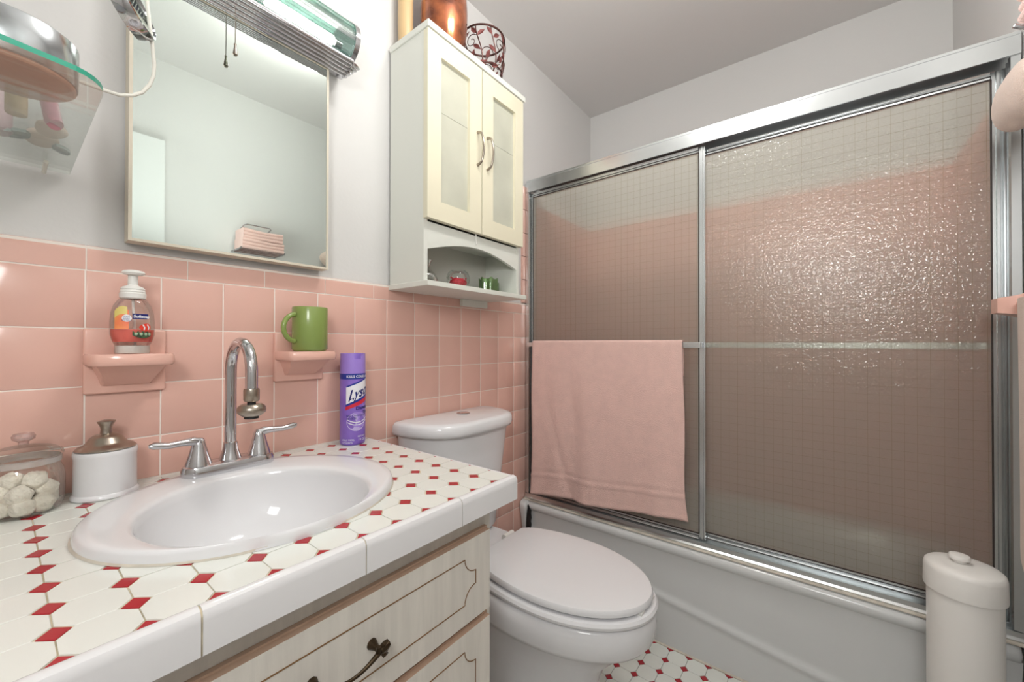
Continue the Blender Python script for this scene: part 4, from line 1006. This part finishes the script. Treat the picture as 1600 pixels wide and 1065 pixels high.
# ------------------------------------------------------------------ towel on the shower door
def towel_drape():
    bm = bmesh.new(); NU, NV = 84, 96
    ya_, yb2 = -.060, -.700; g = []
    tot = .70
    for i in range(NU + 1):
        u_ = i / NU; row = []
        zbot = .416 + .048 * u_ + .004 * math.sin(u_ * 9)
        for j in range(NV + 1):
            v = j / NV       # 0: back hem .. 1: front hem
            if v < .12: x = 1.3965; z = 1.070 - .10 * (1 - v / .12); f = 0
            elif v < .20:
                a = (v - .12) / .08 * PI; x = 1.385 + .0115 * math.cos(a); z = 1.0895 + .0075 * math.sin(a) - .0; f = 0
            else:
                f = (v - .20) / .80; z = 1.0885 + (zbot - 1.0885) * f; x = 1.3735
            fold = .010 * math.sin(u_ * 16 + .7) + .007 * math.sin(u_ * 29 + 2) + .006 * math.sin(u_ * 9 + f * 3)
            k = f ** .9
            x -= .008 * k + fold * .55 * k
            dgl = math.exp(-((u_ - .10 - .22 * f * f) / .030) ** 2) + .8 * math.exp(-((u_ - .30 - .05 * f) / .04) ** 2) + .8 * math.exp(-((u_ - .86 + .05 * f) / .035) ** 2) + .5 * math.exp(-((u_ - .62) / .05) ** 2)
            x += .0075 * dgl * k * (1 - .3 * f)
            y = ya_ + (yb2 - ya_) * u_
            y += (-.010 if u_ > .5 else -.004) * k * (abs(u_ - .5) * 2) + .006 * math.sin(f * 7 + u_ * 2) * k
            if u_ > .9: y -= (f ** 6) * .012 * (u_ - .9) * 10; 
            if f > .0:                      # woven border welts
                for c_, hgt in ((.825, .0032), (.870, .0032), (.985, .0025)):
                    x -= hgt * math.exp(-((f - c_) / .005) ** 2)
                if .84 < f < .86: x += .001
            row.append(bm.verts.new((x, y, z)))
        g.append(row)
    for i in range(NU):
        for j in range(NV): bm.faces.new((g[i][j], g[i + 1][j], g[i + 1][j + 1], g[i][j + 1]))
    return bm
tw = obj('bath_towel', towel_drape(), M['terry_pink'], None, True, loc=(1.385, -.38, 1.079), angle=80)
tag(tw, 'pink bath towel hanging over the left shower door bar', 'towel')
md = tw.modifiers.new('thick', 'SOLIDIFY'); md.thickness = .0035; md.offset = -1

# ------------------------------------------------------------------ white bin
bnx, bny = 1.262, -1.343
bn = empty('toilet_roll_canister', 'tall white plastic canister with knobbed lid beside the bathtub', 'canister', (bnx, bny, 0))
obj('body', L([(0, .001), (.058, .001), (.061, .006), (.0605, .525), (0, .525)], bnx, bny, 48), M['bin_plastic'], bn, True)
bl2 = obj('lid', L([(.0605, .522), (.0655, .520), (.0660, .523), (.0655, .566), (.0635, .574), (.058, .579), (.040, .5815), (0, .583)], bnx, bny, 48), M['bin_plastic'], bn, True)
obj('knob', L([(0, .583), (.011, .583), (.011, .587), (.0175, .590), (.0185, .5945), (.0165, .599), (.006, .601), (0, .601)], bnx + .004, bny + .006, 32), M['bin_plastic'], bl2, True)

# ------------------------------------------------------------------ glass wall shelf with toiletries (top left)
gs = empty('glass_shelf', 'clear glass wall shelf with green edge at the upper left', 'shelf', (-.25, -.20, 1.392))
def shelf_outline(k=0):
    x1 = -.021; pts = [(-.46, -.001), (x1, -.001), (x1, -.385)]
    pts += [(x1 - .035 + .035 * math.cos(math.radians(a)), -.385 + .042 * math.sin(math.radians(a))) for a in range(-15, -91, -15)]
    pts += [(x1 - .08, -.4345), (-.25, -.440), (-.41, -.4345), (-.46, -.39)]
    return pts
def slab2(o_, z0, z1, m, name, edge=None):
    bm = bmesh.new(); t = [bm.verts.new((x, y, z1)) for x, y in o_]; b = [bm.verts.new((x, y, z0)) for x, y in o_]; n_ = len(o_)
    bm.faces.new(t); bm.faces.new(b[::-1])
    for i in range(n_): bm.faces.new((b[i], b[(i + 1) % n_], t[(i + 1) % n_], t[i]))
    return obj(name, bm, m, gs)
o = slab2(shelf_outline(), 1.392, 1.398, [M['shelf_glass'], M['glass_edge']], 'glass_pane')
for f in o.data.polygons:
    if abs(f.normal.z) < .5 and f.center.y < -.15: f.material_index = 1 if f.normal.y < -.3 else 0
for x in (-.052, -.43):
    obj('bracket', T([(x, -.001, 1.386), (x, -.03, 1.3885), (x, -.06, 1.3885)], .003, 8), M['acrylic_pale'], gs, True)
tnx, tny = -.094, -.335
tn = empty('round_tin', 'round silver tin with brown base on the glass shelf', 'tin', (tnx, tny, 1.3985))
obj('tin', L([(.0555, 1.4035), (.0565, 1.405), (.0565, 1.452), (.0555, 1.4535), (.052, 1.4535), (0, 1.452)], tnx, tny, 56), M['tin_silver'], tn, True)
obj('base', L([(0, 1.3988), (.0525, 1.3988), (.0545, 1.4005), (.0545, 1.4033), (0, 1.4034)], tnx, tny, 56), M['cork_brown'], tn, True, label='brown cork-like base')
o = obj('pink_tube', T([(-.050, -.215, 1.3995), (-.052, -.212, 1.403), (-.066, -.185, 1.50), (-.068, -.181, 1.515)], [.0085, .0095, .0085, .0075], 20), M['pink_plastic'], None, True, loc=(-.05, -.215, 1.3985)); tag(o, 'thin pink tube leaning behind the silver tin', 'tube')
o = obj('pale_pink_bottle', L([(0, .0008), (.019, .0008), (.022, .004), (.022, .085), (.018, .094), (.009, .099), (.009, .118), (0, .119)], -.110, -.118, 32, z0=1.398), M['pale_pink'], None, True, loc=(-.11, -.118, 1.3985)); tag(o, 'pale pink bottle at the left end of the glass shelf', 'bottle')
o = obj('cream_tube', L([(0, .0008), (.010, .0008), (.0105, .003), (.0105, .10), (.008, .104), (0, .105)], -.0865, -.215, 24, z0=1.398), M['gold_ceramic'], None, True, loc=(-.0865, -.215, 1.3985)); tag(o, 'slim cream tube standing behind the silver tin', 'tube')
# tan flower-shaped soap with grey leaves
fl = empty('flower_soap', 'tan flower-shaped soap with grey leaves seen through the glass shelf', 'soap', (-.060, -.125, 1.3985))
def blob(cx, cy, cz, rx, ry, rz, lob=5, amp=.06, ph=0):
    bm = bmesh.new(); bmesh.ops.create_uvsphere(bm, u_segments=36, v_segments=18, radius=1)
    for v in bm.verts:
        a = math.atan2(v.co.y, v.co.x); k = 1 + amp * math.cos(lob * a + ph) * (1 - abs(v.co.z)); v.co = Vector((cx + v.co.x * rx * k, cy + v.co.y * ry * k, cz + v.co.z * rz))
    return bm
obj('petal_cluster', blob(-.052, -.162, 1.4095, .017, .024, .0108), M['tan_soap'], fl, True)
obj('petal_cluster', blob(-.060, -.110, 1.4095, .019, .030, .0108, 6, .05, 1), M['tan_soap'], fl, True)
def leafm(cx, cy, ang, ln, wd):
    P = []
    for u_, v_ in ((-1, 0), (-.6, .7), (-.2, .55), (.0, .95), (.35, .6), (.55, .75), (1, 0), (.6, -.5), (0, -.7), (-.6, -.5)):
        x_, y_ = u_ * ln, v_ * wd; P.append((cx + x_ * math.cos(ang) - y_ * math.sin(ang), cy + x_ * math.sin(ang) + y_ * math.cos(ang)))
    return poly_slab(P, 1.3990, 1.4035, 0)
obj('leaf', leafm(-.083, -.128, 1.9, .022, .016), M['leaf_grey'], fl); obj('leaf', leafm(-.037, -.105, 1.2, .020, .012), M['leaf_grey'], fl)

# ------------------------------------------------------------------ makeup mirror on an arm
mk = empty('makeup_mirror', 'round chrome magnifying mirror with a pale looped bracket at the top left', 'mirror', (.02, -.20, 1.62))
dc = Vector((.029, -.20, 1.634)); vd = (dc - Vector((-0.099, -1.096, 1.083))).normalized()
mj = (rt * .49 - up * .87); mj = (mj - vd * mj.dot(vd)).normalized(); mn = vd.cross(mj).normalized()
if mn.dot(rt) < 0: mn = -mn
dn = (mn * .98 - vd * .19).normalized()
ta = dn.orthogonal().normalized(); tb_ = dn.cross(ta)
def disc_ring(r_, off): return [tuple(dc + dn * off + (ta * math.cos(2 * PI * i / 48) + tb_ * math.sin(2 * PI * i / 48)) * r_) for i in range(48)]
R0 = .047
obj('rim', LO([disc_ring(R0 * .90, -.012), disc_ring(R0 * .97, -.011), disc_ring(R0, -.004), disc_ring(R0, .004), disc_ring(R0 * .97, .011), disc_ring(R0 * .90, .012), disc_ring(R0 * .89, .008)], cap1=False), M['chrome'], mk, True)
obj('mirror_pane', LO([disc_ring(R0 * .89, .006), disc_ring(R0 * .89, .0085)]), M['mirror_glass'], mk)
lp = []
for x, z in ((-.055, 1.487), (.000, 1.486), (.020, 1.487), (.035, 1.494), (.047, 1.505), (.056, 1.522), (.061, 1.540), (.062, 1.56), (.060, 1.585), (.0565, 1.615), (.053, 1.65), (.049, 1.70), (.046, 1.76)): lp.append((x, -.19, z))
obj('looped_bracket', T(lp, .0028, 10), M['acrylic_pale'], mk, True)
obj('arm', T([(.046, -.19, 1.76), (.044, -.10, 1.80), (.044, -.02, 1.80)] if False else [(.046, -.19, 1.76), (-.03, -.10, 1.80), (-.06, -.001, 1.80)], .005, 10), M['chrome'], mk, True)

# ------------------------------------------------------------------ front-wall towels (right edge / mirror reflection)
rk = empty('towel_rack', 'chrome wall rack holding folded pink towels, seen in the mirror', 'towel rack', (.78, YF, 1.57))
rb_ = bmesh.new()
for y in (-1.340, -1.375, -1.41, -1.45): tube(rb_, [(.655, y, 1.572), (.875, y, 1.572)], .003, 8)
for x in (.66, .87):
    tube(rb_, [(x, YF + .001, 1.572), (x, -1.335, 1.572), (x, -1.328, 1.578)], .0035, 8)
obj('shelf_bars', rb_, M['chrome'], rk, True)
obj('top_bar', T([(.70, YF + .001, 1.70), (.70, -1.41, 1.712), (.71, -1.40, 1.716), (.82, -1.40, 1.716), (.83, -1.41, 1.712), (.83, YF + .001, 1.70)], .0032, 8), M['chrome'], rk, True)
def folded(z0, h, x0, x1, seed, label, m):
    """folded towel: a stacked roll-over profile extruded across"""
    bm = bmesh.new(); prof = []; yf, yb3 = -1.338, -1.45
    n_ = 3; lh = h / n_
    for k in range(n_):
        zc = z0 + lh * (k + .5); s = .001 * ((k * 7 + seed) % 3)
        for a in range(-80, 81, 20): prof.append((yf - s + .0 + (-1) * 0 + lh * .48 * math.cos(math.radians(a)) * 1.0, zc + lh * .49 * math.sin(math.radians(a))))
    prof += [(yb3, z0 + h), (yb3, z0)]
    N = 14; rows = []
    for i in range(N + 1):
        t = i / N; x = x0 + (x1 - x0) * t
        rows.append([(x, y, z + .003 * math.sin(t * 5 + seed) * ((z - z0) / h)) for y, z in prof])
    loft(bm, rows); o = obj('folded_towel', bm, m, None, True, loc=((x0 + x1) / 2, -1.38, z0)); return tag(o, label, 'towel', 'folded towels on the wall rack')
folded(1.5755, .052, .668, .868, 1, 'lower folded pink towel on the rack, seen in the mirror', M['terry_pink'])
folded(1.6285, .050, .672, .862, 2, 'upper folded pink towel on the rack, seen in the mirror', M['terry_pink'])
# fluffy towel hanging at the right edge, with its hook
def soft_towel(name, x0, x1, y0, y1, z0, z1, m, label, taper=0.0, seed=0):
    bm = bmesh.new(); rings = []; N = 22
    for i in range(N + 1):
        t = i / N; z = z0 + (z1 - z0) * t
        k = min(1, (t / .06) ** .5) if t < .06 else 1
        cx_, cy_ = (x0 + x1) / 2, (y0 + y1) / 2
        hx_ = (x1 - x0) / 2 * (1 - taper * t); hy_ = (y1 - y0) / 2 * (.9 + .1 * k)
        r0_ = []
        for q_ in sup(cx_, cy_, hx_ * (.9 + .1 * k), hy_, z, 40, 3.0):
            a = math.atan2(q_[1] - cy_, q_[0] - cx_); w_ = 1 + .05 * math.sin(a * 7 + seed + t * 2)
            r0_.append((cx_ + (q_[0] - cx_) * w_, cy_ + (q_[1] - cy_) * w_, z + (.006 * (1 - k))))
        rings.append(r0_)
    loft(bm, rings); o = obj(name, bm, m, None, True, loc=((x0 + x1) / 2, (y0 + y1) / 2, z1), angle=80); return tag(o, label, 'towel')
rt_ = blob(1.232, -1.428, 1.612, .122, .040, .060, 3, .03, 0)
for v in rt_.verts: v.co.z += .004 * math.sin(v.co.x * 60) * (v.co.z - 1.61) / .07
tag(obj('rolled_towel', rt_, M['terry_pale'], None, True, loc=(1.205, YF, 1.610)), 'fluffy pale pink rolled towel at the top right edge of the view', 'towel')
th = empty('towel_bar_post', 'pink ceramic towel bar on the wall at the right edge', 'towel bar', (1.27, YF, 1.165))
obj('post', LO([rrect(1.262, 1.312, -1.4685, -1.4600, .004, 1.135)[:0] or [(1.240, YF + .001, 1.135), (1.300, YF + .001, 1.135), (1.300, YF + .001, 1.200), (1.240, YF + .001, 1.200)],
                [(1.236, -1.450, 1.137), (1.298, -1.452, 1.137), (1.298, -1.452, 1.198), (1.236, -1.450, 1.198)],
                [(1.238, -1.415, 1.148), (1.296, -1.415, 1.148), (1.296, -1.415, 1.188), (1.238, -1.415, 1.188)],
                [(1.246, -1.392, 1.152), (1.288, -1.392, 1.152), (1.288, -1.392, 1.184), (1.246, -1.392, 1.184)]]), M['pink_ceramic'], th, True, angle=30)
obj('bar', T([(1.285, -1.425, 1.168), (.90, -1.425, 1.168)], .009, 14), M['pink_ceramic'], th, True)
soft_towel('bar_towel', .95, 1.215, -1.452, -1.400, .62, 1.176, M['terry_pale'], 'pale pink towel hanging from the ceramic bar at the right edge', 0.02, 3)
